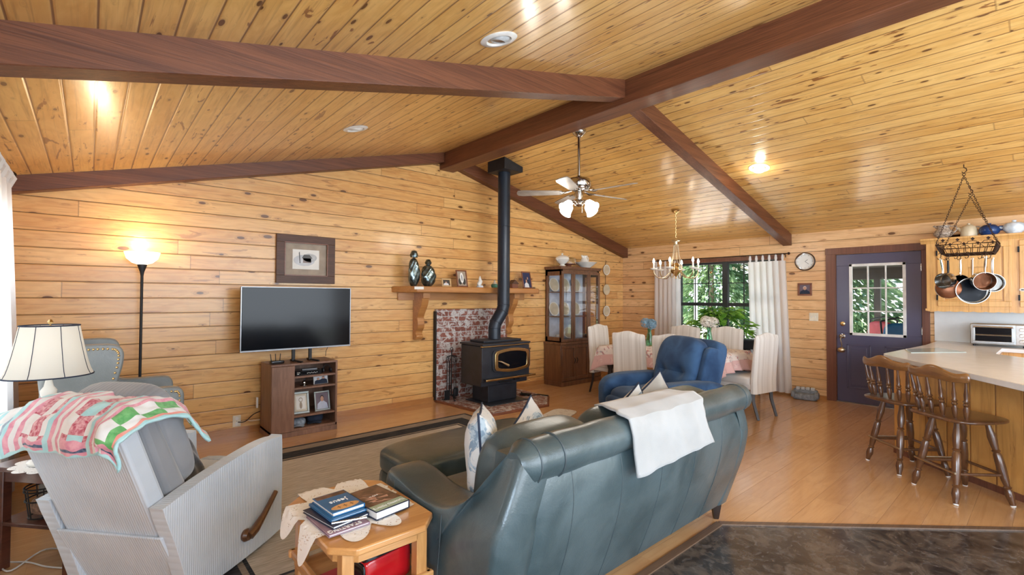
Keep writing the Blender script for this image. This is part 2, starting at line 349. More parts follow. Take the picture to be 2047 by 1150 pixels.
# ------------------------------------------------------------------ mesh builder
def frame_of(d):
    d = Vector(d).normalized(); a = Vector((0, 0, 1)) if abs(d.z) < .9 else Vector((1, 0, 0))
    x = a.cross(d).normalized(); y = d.cross(x); return x, y
class MB:
    def __init__(s): s.v = []; s.f = []; s.mi = []; s.mt = Matrix.Identity(4)
    def at(s, loc=(0, 0, 0), rot=(0, 0, 0)): s.mt = Matrix.Translation(loc) @ Euler(rot).to_matrix().to_4x4(); return s
    def add(s, vs, fs, mi=0):
        b = len(s.v); s.v += [tuple(s.mt @ Vector(p)) for p in vs]
        s.f += [tuple(i+b for i in f) for f in fs]; s.mi += [mi]*len(fs) if isinstance(mi, int) else mi; return s
    def box(s, x0, y0, z0, x1, y1, z1, mi=0):
        vs = [(x, y, z) for z in (z0, z1) for y in (y0, y1) for x in (x0, x1)]
        return s.add(vs, [(0, 2, 3, 1), (4, 5, 7, 6), (0, 1, 5, 4), (2, 6, 7, 3), (0, 4, 6, 2), (1, 3, 7, 5)], mi)
    def prism(s, pts, a, b, ax=2, mi=0):
        """extrude 2D polygon between a and b along axis ax; pts are in the two other axes (in order)"""
        n = len(pts)
        def P(p, t): q = [p[0], p[1]]; q.insert(ax, t); return tuple(q)
        vs = [P(p, a) for p in pts]+[P(p, b) for p in pts]
        return s.add(vs, [tuple(range(n))[::-1], tuple(range(n, 2*n))]+[(i, (i+1) % n, n+(i+1) % n, n+i) for i in range(n)], mi)
    def cyl(s, p0, p1, r0, r1=None, n=16, caps=True, mi=0):
        r1 = r0 if r1 is None else r1; p0 = Vector(p0); p1 = Vector(p1); x, y = frame_of(p1-p0)
        vs = [p+x*r*cos(2*pi*i/n)+y*r*sin(2*pi*i/n) for p, r in ((p0, r0), (p1, r1)) for i in range(n)]
        fs = [(i, (i+1) % n, n+(i+1) % n, n+i) for i in range(n)]
        if caps: fs += [tuple(range(n))[::-1], tuple(range(n, 2*n))]
        return s.add(vs, fs, mi)
    def tube(s, pts, r, n=8, closed=False, mi=0, caps=True):
        pts = [Vector(p) for p in pts]; m = len(pts); rr = r if isinstance(r, (list, tuple)) else [r]*m
        vs = []; px = None
        for i, p in enumerate(pts):
            d = (pts[(i+1) % m]-pts[i-1]) if (closed or 0 < i < m-1) else (pts[1]-pts[0] if i == 0 else pts[-1]-pts[-2])
            if d.length < 1e-9: d = Vector((0, 0, 1))
            d.normalize()
            if px is None: x, y = frame_of(d)
            else:
                x = (px-d*px.dot(d)); x = x.normalized() if x.length > 1e-6 else frame_of(d)[0]; y = d.cross(x)
            px = x
            vs += [p+x*rr[i]*cos(2*pi*k/n)+y*rr[i]*sin(2*pi*k/n) for k in range(n)]
        fs = []
        for i in range(m if closed else m-1):
            a = i*n; b = ((i+1) % m)*n
            fs += [(a+k, a+(k+1) % n, b+(k+1) % n, b+k) for k in range(n)]
        if caps and not closed: fs += [tuple(range(n))[::-1], tuple(range((m-1)*n, m*n))]
        return s.add(vs, fs, mi)
    def lathe(s, prof, c=(0, 0, 0), n=24, mi=0, sx=1, sy=1, axis=None):
        """prof: list of (r, z)"""
        vs = []; m = len(prof); c = Vector(c)
        if axis is None: X, Y, Z = Vector((1, 0, 0)), Vector((0, 1, 0)), Vector((0, 0, 1))
        else: Z = Vector(axis).normalized(); X, Y = frame_of(Z)
        for r, z in prof: vs += [c+X*(r*sx*cos(2*pi*k/n))+Y*(r*sy*sin(2*pi*k/n))+Z*z for k in range(n)]
        fs = [(i*n+k, i*n+(k+1) % n, (i+1)*n+(k+1) % n, (i+1)*n+k) for i in range(m-1) for k in range(n)]
        if prof[0][0] > 1e-5: fs.append(tuple(range(n))[::-1])
        if prof[-1][0] > 1e-5: fs.append(tuple(range((m-1)*n, m*n)))
        return s.add(vs, fs, mi)
    def rbox(s, c, h, e=5, n=8, puff=None, mi=0, fn=None):
        """rounded box (superquadric) centre c, half sizes h; e exponent; fn(a,b,c)->(a,b,c) deformation in unit space"""
        vs = []; idx = {}; fs = []
        def V(i, j, k):
            key = (i, j, k)
            if key not in idx:
                t = [sin(pi/2*(2*q/n-1))*.35+(2*q/n-1)*.65 for q in key]
                m = max(abs(q) for q in t); r = sum((abs(q)/m)**e for q in t)**(1/e)
                p = [q/r for q in t]
                if fn: p = fn(*p)
                idx[key] = len(vs); vs.append((c[0]+p[0]*h[0], c[1]+p[1]*h[1], c[2]+p[2]*h[2]))
            return idx[key]
        for a in range(n):
            for b in range(n):
                fs.append((V(a, b, 0), V(a, b+1, 0), V(a+1, b+1, 0), V(a+1, b, 0)))
                fs.append((V(a, b, n), V(a+1, b, n), V(a+1, b+1, n), V(a, b+1, n)))
                fs.append((V(a, 0, b), V(a+1, 0, b), V(a+1, 0, b+1), V(a, 0, b+1)))
                fs.append((V(a, n, b), V(a, n, b+1), V(a+1, n, b+1), V(a+1, n, b)))
                fs.append((V(0, a, b), V(0, a, b+1), V(0, a+1, b+1), V(0, a+1, b)))
                fs.append((V(n, a, b), V(n, a+1, b), V(n, a+1, b+1), V(n, a, b+1)))
        return s.add(vs, fs, mi)
    def sph(s, c, r, n=12, sc=(1, 1, 1), mi=0):
        return s.lathe([(max(1e-6, r*sin(pi*i/n)) if 0 < i < n else 0.0, -r*cos(pi*i/n)*sc[2]) for i in range(n+1)], c, n+4, mi, sc[0], sc[1])
    def grid(s, fn, nu, nv, mi=0, closed_u=False):
        """fn(u,v)->point, u,v in 0..1; mi int or fn(i,j)"""
        vs = [fn(i/nu, j/nv) for j in range(nv+1) for i in range(nu if closed_u else nu+1)]
        w = nu if closed_u else nu+1
        fs = [(j*w+i, j*w+(i+1) % w, (j+1)*w+(i+1) % w, (j+1)*w+i) for j in range(nv) for i in range(nu)]
        m = mi if isinstance(mi, int) else [mi(i, j) for j in range(nv) for i in range(nu)]
        return s.add(vs, fs, m)

def obj(name, mb, mats, parent=None, bevel=0, smooth=True, solid=0, sub=0, ang=40):
    me = bpy.data.meshes.new(name); me.from_pydata(mb.v, [], mb.f)
    mats = mats if isinstance(mats, (list, tuple)) else [mats]
    for m in mats: me.materials.append(M[m])
    if len(mats) > 1: me.polygons.foreach_set('material_index', mb.mi)
    me.validate(); me.update()
    if smooth:
        me.polygons.foreach_set('use_smooth', [True]*len(me.polygons)); me.set_sharp_from_angle(angle=R_(ang))
    o = bpy.data.objects.new(name, me); COL.objects.link(o)
    if parent is not None: o.parent = parent
    if solid:
        q = o.modifiers.new('solid', 'SOLIDIFY'); q.thickness = solid; q.offset = 0
    if bevel:
        q = o.modifiers.new('bevel', 'BEVEL'); q.width = bevel; q.segments = 2; q.limit_method = 'ANGLE'; q.angle_limit = R_(35)
    if sub:
        q = o.modifiers.new('sub', 'SUBSURF'); q.levels = sub; q.render_levels = sub
    return o
def tag(o, label, cat, group=None):
    o['label'] = label; o['category'] = cat
    if group: o['group'] = group
    return o
def thing(name, label, cat, loc=(0, 0, 0), rz=0, group=None, rot=None):
    o = bpy.data.objects.new(name, None); COL.objects.link(o); o.location = loc; o.rotation_euler = rot or (0, 0, rz)
    o.empty_display_size = .1; return tag(o, label, cat, group)
def struct(name, mb, mats, **k):
    o = obj(name, mb, mats, **k)
    if o.parent is None: o['kind'] = 'structure'
    return o
def dup(root, loc, rz=None, label=None, group=None, scale=None):
    def cp(o, par):
        c = o.copy(); COL.objects.link(c)
        if par is not None: c.parent = par
        for ch in list(o.children): cp(ch, c)
        return c
    r = cp(root, None); r.location = loc
    if rz is not None: r.rotation_euler = (0, 0, rz)
    if label: r['label'] = label
    if group: r['group'] = group
    if scale: r.scale = scale
    return r
def text_obj(name, txt, size, mat, parent, loc, rot=(0, 0, 0), ext=.0006, align='CENTER', sx=1):
    cu = bpy.data.curves.new(name, 'FONT'); cu.body = txt; cu.size = size; cu.extrude = ext; cu.align_x = align; cu.align_y = 'CENTER'
    t = bpy.data.objects.new(name, cu); COL.objects.link(t); bpy.context.view_layer.update()
    me = bpy.data.meshes.new_from_object(t.evaluated_get(bpy.context.evaluated_depsgraph_get()))
    bpy.data.objects.remove(t); me.materials.clear(); me.materials.append(M[mat])
    o = bpy.data.objects.new(name, me); COL.objects.link(o); o.parent = parent; o.location = loc; o.rotation_euler = rot; o.scale = (sx, 1, 1)
    return o

# ------------------------------------------------------------------ the setting
XL, XW, YG, YB = -.5, 7.8, 5.57, -3.0
RX = 3.68
def zc(x): return 2.4885+.25*x if x <= RX else 4.333-.2513*x
LAMX, LAMY = 2.985, 1.405
struct('floor', MB().box(XL-.1, YB, -.1, XW+.1, YG+.1, 0), 'oak_laminate', smooth=False)
dg = (1.345, -1.265); kk = (YB-LAMY)/dg[1]
vp = [(XL, LAMY), (LAMX, LAMY), (LAMX+dg[0]*kk, YB), (XL, YB)]
struct('floor', MB().prism(vp[::-1], 0, .004), 'vinyl_slate', smooth=False)
struct('trim_1', MB().prism([(XL, LAMY-.022), (XL, LAMY+.022), (LAMX+.01, LAMY+.022), (LAMX-.01, LAMY-.022)], .001, .011), 'threshold', smooth=False)
pn = Vector((1.265, 1.345)).normalized()*.02
a = Vector((LAMX, LAMY)); b = a+Vector(dg)*kk
struct('trim_2', MB().prism([tuple(a-pn), tuple(b-pn), tuple(b+pn), tuple(a+pn)], .001, .012), 'threshold', smooth=False)
# ceiling: two slopes of boards running with the ridge
cm = MB()
cm.prism([(XL-.1, zc(XL-.1)), (RX, zc(RX)), (RX, zc(RX)+.1), (XL-.1, zc(XL-.1)+.1)], YB, YG+.1, 1)
cm.prism([(RX, zc(RX+.0001)), (XW+.1, zc(XW+.1)), (XW+.1, zc(XW+.1)+.1), (RX, zc(RX+.0001)+.1)], YB, YG+.1, 1)
struct('ceiling', cm, 'pine_ceiling', smooth=False)
# gable wall
struct('wall_front', MB().prism([(XL-.1, 0), (XW+.1, 0), (XW+.1, zc(XW)+.02), (RX, 3.46), (XL-.1, zc(XL)+.02)], YG, YG+.12, 1), 'pine_wall_front', smooth=False)
# window wall with openings
WY0, WY1, WZ0, WZ1 = 2.76, 4.39, .60, 2.02
DY0, DY1, DZ1 = 1.09, 2.01, 2.035
def wall_x(name, x0, x1, holes, ztop, mat):
    m = MB(); ys = sorted([YB, YG]+[h[0] for h in holes]+[h[1] for h in holes])
    for y0, y1 in zip(ys[:-1], ys[1:]):
        hh = [h for h in holes if h[0] <= y0+1e-6 and h[1] >= y1-1e-6]
        if hh:
            h = hh[0]
            if h[2] > 0: m.box(x0, y0, 0, x1, y1, h[2])
            m.box(x0, y0, h[3], x1, y1, ztop)
        else: m.box(x0, y0, 0, x1, y1, ztop)
    return struct(name, m, mat, smooth=False)
wall_x('wall_right', XW, XW+.12, [(WY0, WY1, WZ0, WZ1), (DY0, DY1, 0, DZ1)], zc(XW)+.05, 'pine_wall_side')
wall_x('wall_left', XL-.12, XL, [(2.7, 4.7, .55, 2.0), (-1.85, .15, .70, 2.0)], zc(XL)+.05, 'pine_wall_side')
# beams
struct('trim_3', MB().box(3.575, YB, 3.165, 3.80, YG, 3.44), 'beam_y', bevel=.006)
def rafter(name, x0, x1, y0, y1, d0, d1=None, mat='beam_x'):
    d1 = d0 if d1 is None else d1
    struct(name, MB().prism([(x0, zc(x0)-d0), (x1, zc(x1)-d1), (x1, zc(x1)+.03), (x0, zc(x0)+.03)], y0, y1, 1), mat, bevel=.005)
rafter('trim_4', XL, 3.575, YG-.12, YG, .135)
rafter('trim_5', 3.80, XW, YG-.12, YG, .16, .18)
rafter('trim_6', XL, 3.575, 2.525, 2.665, .165)
rafter('trim_7', 3.80, XW, 2.565, 2.685, .165, .165)
# baseboards (thin brown strip at the foot of the boards)
struct('baseboard_front', MB().box(XL, YG-.018, 0, XW, YG, .07), 'mantel_oak', smooth=False)
struct('baseboard_right', MB().box(XW-.018, 2.12, 0, XW, YG, .05), 'mantel_oak', smooth=False)
struct('baseboard_left', MB().box(XL, YB, 0, XL+.018, YG-.02, .05), 'mantel_oak', smooth=False)
# door
dr = obj('door_1', MB().box(XW+.005, DY0+.005, .012, XW+.05, DY1-.005, DZ1-.005), 'door_paint', bevel=.002)
def door_mesh():
    m = MB(); x0, x1 = XW+.005, XW+.05; gy0, gy1, gz0, gz1 = 1.262, 1.838, .945, 1.875
    m.box(x0, DY0+.005, .012, x1, DY1-.005, gz0); m.box(x0, DY0+.005, gz1, x1, DY1-.005, DZ1-.005)
    m.box(x0, DY0+.005, gz0, x1, gy0, gz1); m.box(x0, gy1, gz0, x1, DY1-.005, gz1)
    for y0, y1 in ((1.20, 1.47), (1.62, 1.89)):                       # two raised panels with moulded rims
        z0, z1 = .20, .80
        for a, b, c, d in ((y0, z0, y1, z0+.018), (y0, z1-.018, y1, z1), (y0, z0, y0+.018, z1), (y1-.018, z0, y1, z1)):
            m.box(x0-.008, a, b, x0, c, d)
        m.box(x0-.006, y0+.045, z0+.045, x0, y1-.045, z1-.045)
    return m
bpy.data.objects.remove(dr)
dr = struct('door_1', door_mesh(), 'door_paint', bevel=.003)
m = MB(); gy0, gy1, gz0, gz1 = 1.245, 1.855, .925, 1.895; x0, x1 = XW-.004, XW+.03
for q in ((gy0, gz0, gy1, gz0+.035), (gy0, gz1-.035, gy1, gz1), (gy0, gz0, gy0+.035, gz1), (gy1-.035, gz0, gy1, gz1)): m.box(x0, q[0], q[1], x1, q[2], q[3])
for i in (1, 2):
    y = gy0+.0175+(gy1-gy0-.035)*i/3; m.box(x0+.004, y-.008, gz0, x1, y+.008, gz1)
    z = gz0+.0175+(gz1-gz0-.035)*i/3; m.box(x0+.004, gy0, z-.008, x1, gy1, z+.008)
obj('window_frame', m, 'white_paint', dr, bevel=.003)
obj('pane', MB().box(XW+.016, gy0+.02, gz0+.02, XW+.020, gy1-.02, gz1-.02), 'window_glass', dr, smooth=False)
obj('deadbolt', MB().lathe([(0, .0), (.03, .0), (.03, .008), (.018, .014), (0, .014)], (XW+.005, 1.935, 1.075), 20, axis=(-1, 0, 0)), 'brass', dr)
obj('door_knob', MB().lathe([(0, 0), (.032, 0), (.032, .006), (.012, .01), (.011, .035), (.026, .045), (.03, .058), (.022, .070), (0, .074)], (XW+.005, 1.935, .905), 20, axis=(-1, 0, 0)), 'nickel', dr)
m = MB()
for z in (.25, 1.02, 1.82): m.box(XW-.004, DY0-.002, z-.045, XW+.008, DY0+.012, z+.045); m.cyl((XW-.005, DY0+.004, z-.045), (XW-.005, DY0+.004, z+.045), .006)
obj('hinge', m, 'nickel', dr)
# door casing: wide brown boards
m = MB(); m.box(XW-.022, DY1, 0, XW, DY1+.115, DZ1+.005); m.box(XW-.022, DY0-.075, 0, XW, DY0, DZ1+.005); m.box(XW-.026, DY0-.08, DZ1+.002, XW, DY1+.12, DZ1+.09)
m.box(XW, DY1-.004, 0, XW+.12, DY1, DZ1); m.box(XW, DY0, 0, XW+.12, DY0+.004, DZ1); m.box(XW, DY0, DZ1-.004, XW+.12, DY1, DZ1)
struct('trim_8', m, 'brown_trim', bevel=.003)
struct('trim_9', MB().box(XW-.01, DY0, 0, XW+.12, DY1, .012), 'brushed_steel', smooth=False)
# dining window
def window(name, x0, x1, y0, y1, z0, z1, cols, frame_mat):
    m = MB(); f = .035
    for q in ((y0, z0, y1, z0+f), (y0, z1-f, y1, z1), (y0, z0, y0+f, z1), (y1-f, z0, y1, z1)): m.box(x0, q[0], q[1], x1, q[2], q[3])
    ym = (y0+y1)/2; m.box(x0-.01, ym-.045, z0, x1, ym+.045, z1)
    zm = z0+(z1-z0)*.505; m.box(x0-.005, y0, zm-.028, x1, y1, zm+.028)
    w = struct(name, m, frame_mat, bevel=.003)
    mm = MB()
    for a, b in ((y0+f, ym-.045), (ym+.045, y1-f)):
        for i in range(1, cols): y = a+(b-a)*i/cols; mm.box(x0+.02, y-.007, z0, x0+.034, y+.007, z1)
    for z in (z0+(zm-z0)*.5, zm+(z1-zm)*.5): mm.box(x0+.02, y0, z-.007, x0+.034, y1, z+.007)
    obj('muntin_grid', mm, frame_mat, w, smooth=False)
    obj('pane', MB().box(x0+.036, y0, z0, x0+.04, y1, z1), 'window_glass', w, smooth=False)
    return w
plain('window_bronze', (.03, .035, .04), .4, .3)
w1 = window('window_1', XW+.03, XW+.09, WY0, WY1, WZ0, WZ1, 3, 'window_bronze')
m = MB()
for q in ((WY0-.06, WZ1, WY1+.06, WZ1+.06), (WY0-.06, WZ0-.06, WY1+.06, WZ0), (WY0-.06, WZ0, WY0, WZ1), (WY1, WZ0, WY1+.06, WZ1)): m.box(XW-.02, q[0], q[1], XW, q[2], q[3])
m.box(XW-.05, WY0-.1, WZ0-.02, XW+.03, WY1+.1, WZ0+.004)
obj('window_casing', m, 'brown_trim', w1, bevel=.003)
w3 = window('window_3', XL-.09, XL-.03, -1.85, .15, .70, 2.0, 3, 'white_paint')
w2 = window('window_2', XL-.09, XL-.03, 2.7, 4.7, .55, 2.0, 3, 'white_paint')

# ------------------------------------------------------------------ outdoors
g = struct('ground', MB().box(XW+.13, -14, -.35, 60, 30, -.3), 'grass', smooth=False)
struct('ground', MB().box(-40, -14, -.35, XL-.13, 30, -.3), 'gravel', smooth=False)
struct('patio', MB().box(XW+.13, -3, -.30, 12.4, 6.5, -.06), 'gravel', smooth=False)
rnd = random.Random(5)
def tree(name, label, x, y, h, r, n, mat, kind=0, trunk=.09, cat='tree', group='evergreen trees outside the dining window', z0=-.3, leaf=.11):
    t = thing(name, label, cat, (x, y, z0), 0, group)
    obj('trunk', MB().tube([(0, 0, 0), (.03, .02, h*.4), (0, .05, h*.93)], [trunk, trunk*.75, trunk*.2], 8), 'bark', t)
    vs = []; fs = []
    for i in range(n):
        u = rnd.random()**.8; z = h*(.06+.94*u)
        rad = r*((1-u)*.9+.12) if kind == 0 else r*sqrt(max(.02, 1-(2*u-1)**2))
        rr = rad*(.55+.45*rnd.random()); a = rnd.random()*2*pi
        lob = 1+.22*sin(a*5+z*3)
        c = Vector((rr*lob*cos(a), rr*lob*sin(a), z+.12*sin(a*7+z*2)))
        d = Vector((cos(a), sin(a), -.55 if kind == 0 else rnd.uniform(-.5, .7))).normalized()
        side = d.cross(Vector((rnd.uniform(-1, 1), rnd.uniform(-1, 1), rnd.uniform(-1, 1)))).normalized()
        L = leaf*rnd.uniform(.8, 1.7); wd = leaf*rnd.uniform(.25, .5); b = len(vs)
        vs += [c-d*L*.4, c+side*wd, c+d*L, c-side*wd]; fs.append((b, b+1, b+2, b+3))
    obj('foliage', MB().add(vs, fs), mat, t, smooth=False)
    return t
spots = [(13.4, 3.4, 5.6, 1.45, 9000, 'leaf_outdoor', 0, 'near the right half of the dining window'), (13.6, 6.6, 5.2, 1.5, 7000, 'leaf_outdoor', 0, 'seen through the middle of the dining window'),
         (14.4, 10.2, 5.8, 1.7, 6000, 'leaf_dark', 0, 'behind the left half of the dining window'), (17.6, 5.4, 8.0, 2.1, 6000, 'leaf_dark', 0, 'tallest behind the window centre'),
         (18.4, 10.2, 8.5, 2.4, 6000, 'leaf_dark', 1, 'rounded crown behind the left pane'), (15.0, .3, 5.6, 1.7, 7000, 'leaf_outdoor', 1, 'rounded, seen through the glass of the door'),
         (19.6, 1.6, 8.0, 2.4, 6000, 'leaf_dark', 1, 'dark, far behind the right curtain'), (19.0, 16.0, 8.5, 2.8, 5000, 'leaf_dark', 1, 'far behind the left curtain')]
for x, y, h, r, n, mt, k, txt in spots:
    tree('tree', 'green leafy tree outdoors '+txt, x, y, h, r, n, mt, k)
m = MB()
for i in range(15):
    y = 1.5+i*.55; m.box(12.0, y-.04, -.3, 12.08, y+.04, .62)
m.box(12.0, 1.3, .52, 12.08, 9.4, .60); m.box(12.0, 1.3, .1, 12.08, 9.4, .16)
for i in range(60): m.box(12.02, 1.35+i*.135, .1, 12.05, 1.38+i*.135, .70)
tag(obj('picket_fence', m, 'white_paint', smooth=False), 'low pale fence outdoors seen through the lower panes of the dining window', 'fence')
tag(obj('pole', MB().cyl((11.6, 6.05, -.3), (11.6, 6.05, 1.9), .045, n=12), 'white_paint'), 'pale upright pole outdoors left of the window mullion', 'pole')
# porch outside the door
pr = thing('porch_roof', 'dark roofed porch structure outside the blue door', 'porch', (9.6, .2, 0))
obj('roof_slab', MB().box(-1.6, -2.8, 2.02, 1.9, 3.4, 2.12), 'frame_dark', pr, smooth=False)
for y in (-2.7, -.3, 2.05): obj('post', MB().box(1.75, y-.05, -.3, 1.85, y+.05, 2.02), 'frame_dark', pr, smooth=False)
obj('fascia', MB().box(1.74, -2.8, 1.80, 1.86, 3.4, 2.02), 'frame_dark', pr, smooth=False)
def patio_chair(x, y, rz, label, mat):
    t = thing('patio_chair', label, 'outdoor chair', (x, y, -.06), rz, None)
    m = MB()
    for sx in (-.25, .25): m.tube([(sx, .3, 0), (sx, .28, .68), (sx, -.22, .72), (sx*.95, -.34, 1.12)], .014, 6); m.tube([(sx, -.28, 0), (sx, -.05, .4), (sx, -.22, .66)], .014, 6)
    m.tube([(-.24, -.34, 1.12), (0, -.37, 1.18), (.24, -.34, 1.12)], .014, 6)
    obj('frame', m, 'matte_black', t); obj('cushion', MB().rbox((0, .02, .42), (.24, .26, .05), 4, 6).rbox((0, -.27, .80), (.23, .05, .30), 4, 6), mat, t)
patio_chair(9.9, 2.10, R_(60), 'dark metal patio chair with maroon cushion seen through left door panes', 'cover_red')
patio_chair(9.4, 1.48, R_(120), 'dark metal patio chair with blue cushion seen through right door panes', 'sky_blue_cover')

# ------------------------------------------------------------------ sofa
def smooth_poly(pts, n=6):
    """catmull-rom closed? open spline through 2D points"""
    out = []; P = [pts[0]]+list(pts)+[pts[-1]]
    for i in range(1, len(P)-2):
        for k in range(n):
            t = k/n; a, b, c, d = P[i-1:i+3]
            out.append(tuple(.5*((2*b[j])+(-a[j]+c[j])*t+(2*a[j]-5*b[j]+4*c[j]-d[j])*t*t+(-a[j]+3*b[j]-3*c[j]+d[j])*t**3) for j in range(len(b))))
    out.append(tuple(pts[-1])); return out
sofa = thing('leather_sofa', 'grey-teal leather sofa seen from behind, with a cream throw over its back', 'sofa', (2.1, 1.7, 0))
def sY(y): return y-1.7
def sX(x): return x-2.1
prof = smooth_poly([(1.40, .13), (1.355, .24), (1.305, .38), (1.272, .50), (1.256, .62), (1.264, .72), (1.29, .80)], 5)
inner = [(1.45, .80), (1.50, .45), (1.56, .10)]
def back_pt(u, v):
    i = v*(len(prof)-1); k = min(int(i), len(prof)-2); t = i-k
    y = prof[k][0]*(1-t)+prof[k+1][0]*t; z = prof[k][1]*(1-t)+prof[k+1][1]*t
    x = 1.19+(3.08-1.19)*u
    e = min(u, 1-u)*1.9
    y += .05*max(0, 1-e/.10)**2                       # rounds forward at both ends
    y -= .0012*sin(u*pi*7)**2
    return (sX(x), sY(y), z)
m = MB(); m.grid(back_pt, 60, 24)
m.prism([(sY(1.42), .13), (sY(1.32), .45), (sY(1.30), .82), (sY(1.45), .82), (sY(1.56), .13)], sX(1.2), sX(3.07), 0)
obj('back_panel', m, 'leather_teal', sofa)
for u in (.13, .30, .47, .64, .80):
    m = MB().tube([Vector(back_pt(u, k/20))+Vector((0, -.0005, 0)) for k in range(19)], .0018, 5)
    obj('back_seam', m, 'leather_dark_seam', sofa)
# top rail
m = MB()
ys, zs, rr = 1.312, .805, .084
pts = []; rad = []
for i in range(41):
    x = 1.17+(3.10-1.17)*i/40; pts.append((sX(x), sY(ys), zs)); d = min(x-1.17, 3.10-x)
    rad.append(rr*min(1, .55+.45*sqrt(min(1, d/.04)))*(1-.04*sin(i*.6)**2))
m.tube(pts, rad, 20)
obj('top_rail', m, 'leather_teal', sofa)
m = MB()
for x in (1.235, 1.36, 2.98): m.lathe([(rr+.001, -.003), (rr+.004, 0), (rr+.001, .003)], (sX(x), sY(ys), zs), 24, axis=(1, 0, 0))
obj('rail_seam', m, 'leather_dark_seam', sofa)
arm_prof = smooth_poly([(2.06, .13), (2.10, .35), (2.09, .585), (2.02, .625), (1.80, .592), (1.60, .60), (1.46, .67), (1.38, .78), (1.32, .865), (1.265, .84), (1.248, .66), (1.272, .48), (1.33, .30), (1.39, .13)], 4)
def arm(x0, x1, out):
    """arm slab: outer face flares out and rounds into the top"""
    m = MB(); cy, cz = 1.70, .38; n = len(arm_prof)
    def ring(x, k): return [(sX(x+(out*.13*min(1, max(0, p[1]-.60)/.28)**1.2 if (p[0] < 1.75 and ((out > 0 and x < x1-.02) or (out < 0 and x > x0+.02))) else 0)), sY(cy+(p[0]-cy)*k), cz+(p[1]-cz)*k if p[1] > .15 else p[1]) for p in arm_prof]
    seq = [(x0, .90), (x0+(x1-x0)*.04, .955), (x0+(x1-x0)*.14, .988), (x0+(x1-x0)*.3, 1.0), (x0+(x1-x0)*.7, 1.0), (x0+(x1-x0)*.86, .988), (x0+(x1-x0)*.96, .955), (x1, .90)]
    vs = []; fs = []
    for x, k in seq: vs += ring(x, k)
    for j in range(len(seq)-1):
        fs += [(j*n+i, j*n+(i+1) % n, (j+1)*n+(i+1) % n, (j+1)*n+i) for i in range(n)]
    b = len(vs); vs += [(sX(x0), sY(cy), cz), (sX(x1), sY(cy), cz)]
    fs += [(b, (i+1) % n, i) for i in range(n)]+[(b+1, (len(seq)-1)*n+i, (len(seq)-1)*n+(i+1) % n) for i in range(n)]
    m.add(vs, fs); return m
for x0, x1, od in ((1.045, 1.255, 1), (2.93, 3.075, -1)):
    obj('arm', arm(x0, x1, od), 'leather_teal', sofa, ang=60)
m = MB()
m.tube([(sX(1.047), sY(1.60), .565), (sX(1.040), sY(1.60), .45), (sX(1.040), sY(1.62), .30), (sX(1.047), sY(1.65), .10)], .0025, 6)
m.tube([(sX(1.041), sY(2.04), .30), (sX(1.040), sY(1.85), .29), (sX(1.040), sY(1.62), .27), (sX(1.05), sY(1.45), .19), (sX(1.10), sY(1.38), .15)], .0025, 6)
m.tube([(sX(1.047), sY(1.98), .60), (sX(1.040), sY(1.98), .5), (sX(1.041), sY(1.99), .3)], .0022, 6)
m.tube([(sX(1.205), sY(1.302), .70), (sX(1.205), sY(1.288), .60), (sX(1.205), sY(1.302), .50), (sX(1.205), sY(1.335), .38), (sX(1.205), sY(1.385), .24), (sX(1.205), sY(1.43), .14)], .003, 6)
obj('arm_seam', m, 'leather_dark_seam', sofa)
obj('base', MB().box(sX(1.2), sY(1.48), .13, sX(3.05), sY(2.06), .26), 'leather_teal', sofa, bevel=.02)
for i in range(3):
    x0 = 1.25+i*.605
    obj('seat_cushion', MB().rbox((sX(x0+.30), sY(1.86), .36), (.305, .33, .11), 7, 8), 'leather_teal', sofa)
    obj('back_cushion', MB().at((sX(x0+.30), sY(1.575), .62), (R_(10), 0, 0)).rbox((0, 0, 0), (.305, .12, .235), 5, 10, fn=lambda a, b, c: (a*(1-.05*c*c), b*(1.05-.25*c*c), c*(1-.04*a*a))), 'leather_teal', sofa)
for x, y in ((1.13, 1.46), (3.05, 1.46), (1.13, 2.0), (3.05, 2.0)):
    obj('leg', MB().at((sX(x), sY(y), 0)).lathe([(.018, 0), (.022, .01), (.045, .14)], n=4).at(), 'dark_leg', sofa)
ot = thing('ottoman', 'large grey-teal leather ottoman in front of the sofa', 'ottoman', (2.07, 2.73, 0))
obj('body', MB().rbox((0, 0, .18), (.64, .26, .13), 9, 8), 'leather_teal', ot)
obj('top_cushion', MB().rbox((0, 0, .36), (.655, .272, .092), 5.5, 14, fn=lambda a, b, c: (a, b, c*(1-.10*(a*a+b*b)/2))), 'leather_teal', ot)
for x in (-.56, .56):
    for y in (-.2, .2): obj('leg', MB().cyl((x, y, 0), (x, y, .07), .022, .03, 10), 'dark_leg', ot)

# throw over the sofa back
def throw_pt(u, v):
    path = [(1.66, .835), (1.54, .872), (1.42, .885), (1.32, .905), (1.245, .885), (1.222, .82), (1.215, .74), (1.205, .66)]
    t = v*(len(path)-1); k = min(int(t), len(path)-2); f = t-k
    y = path[k][0]*(1-f)+path[k+1][0]*f; z = path[k][1]*(1-f)+path[k+1][1]*f
    xl = 2.06-.30*min(1, v*2.2)+.03*v; xr = 2.66-.24*min(1, v*1.6)+.07*max(0, v-.75)/.25
    x = xl+(xr-xl)*u
    if v > .6: z -= .025*sin(u*pi)*0 + (v-.6)*.05*(1-u)
    wob = .006*sin(u*19+v*3)*(1 if v > .5 else .5)+.004*sin(u*7-v*9)
    return (x, y-abs(wob)*.6-.003, z+wob*.5)
tag(obj('throw_blanket', MB().grid(throw_pt, 36, 40), 'throw_cream', solid=.009), 'cream throw blanket draped over the back rail of the grey-teal sofa', 'blanket')

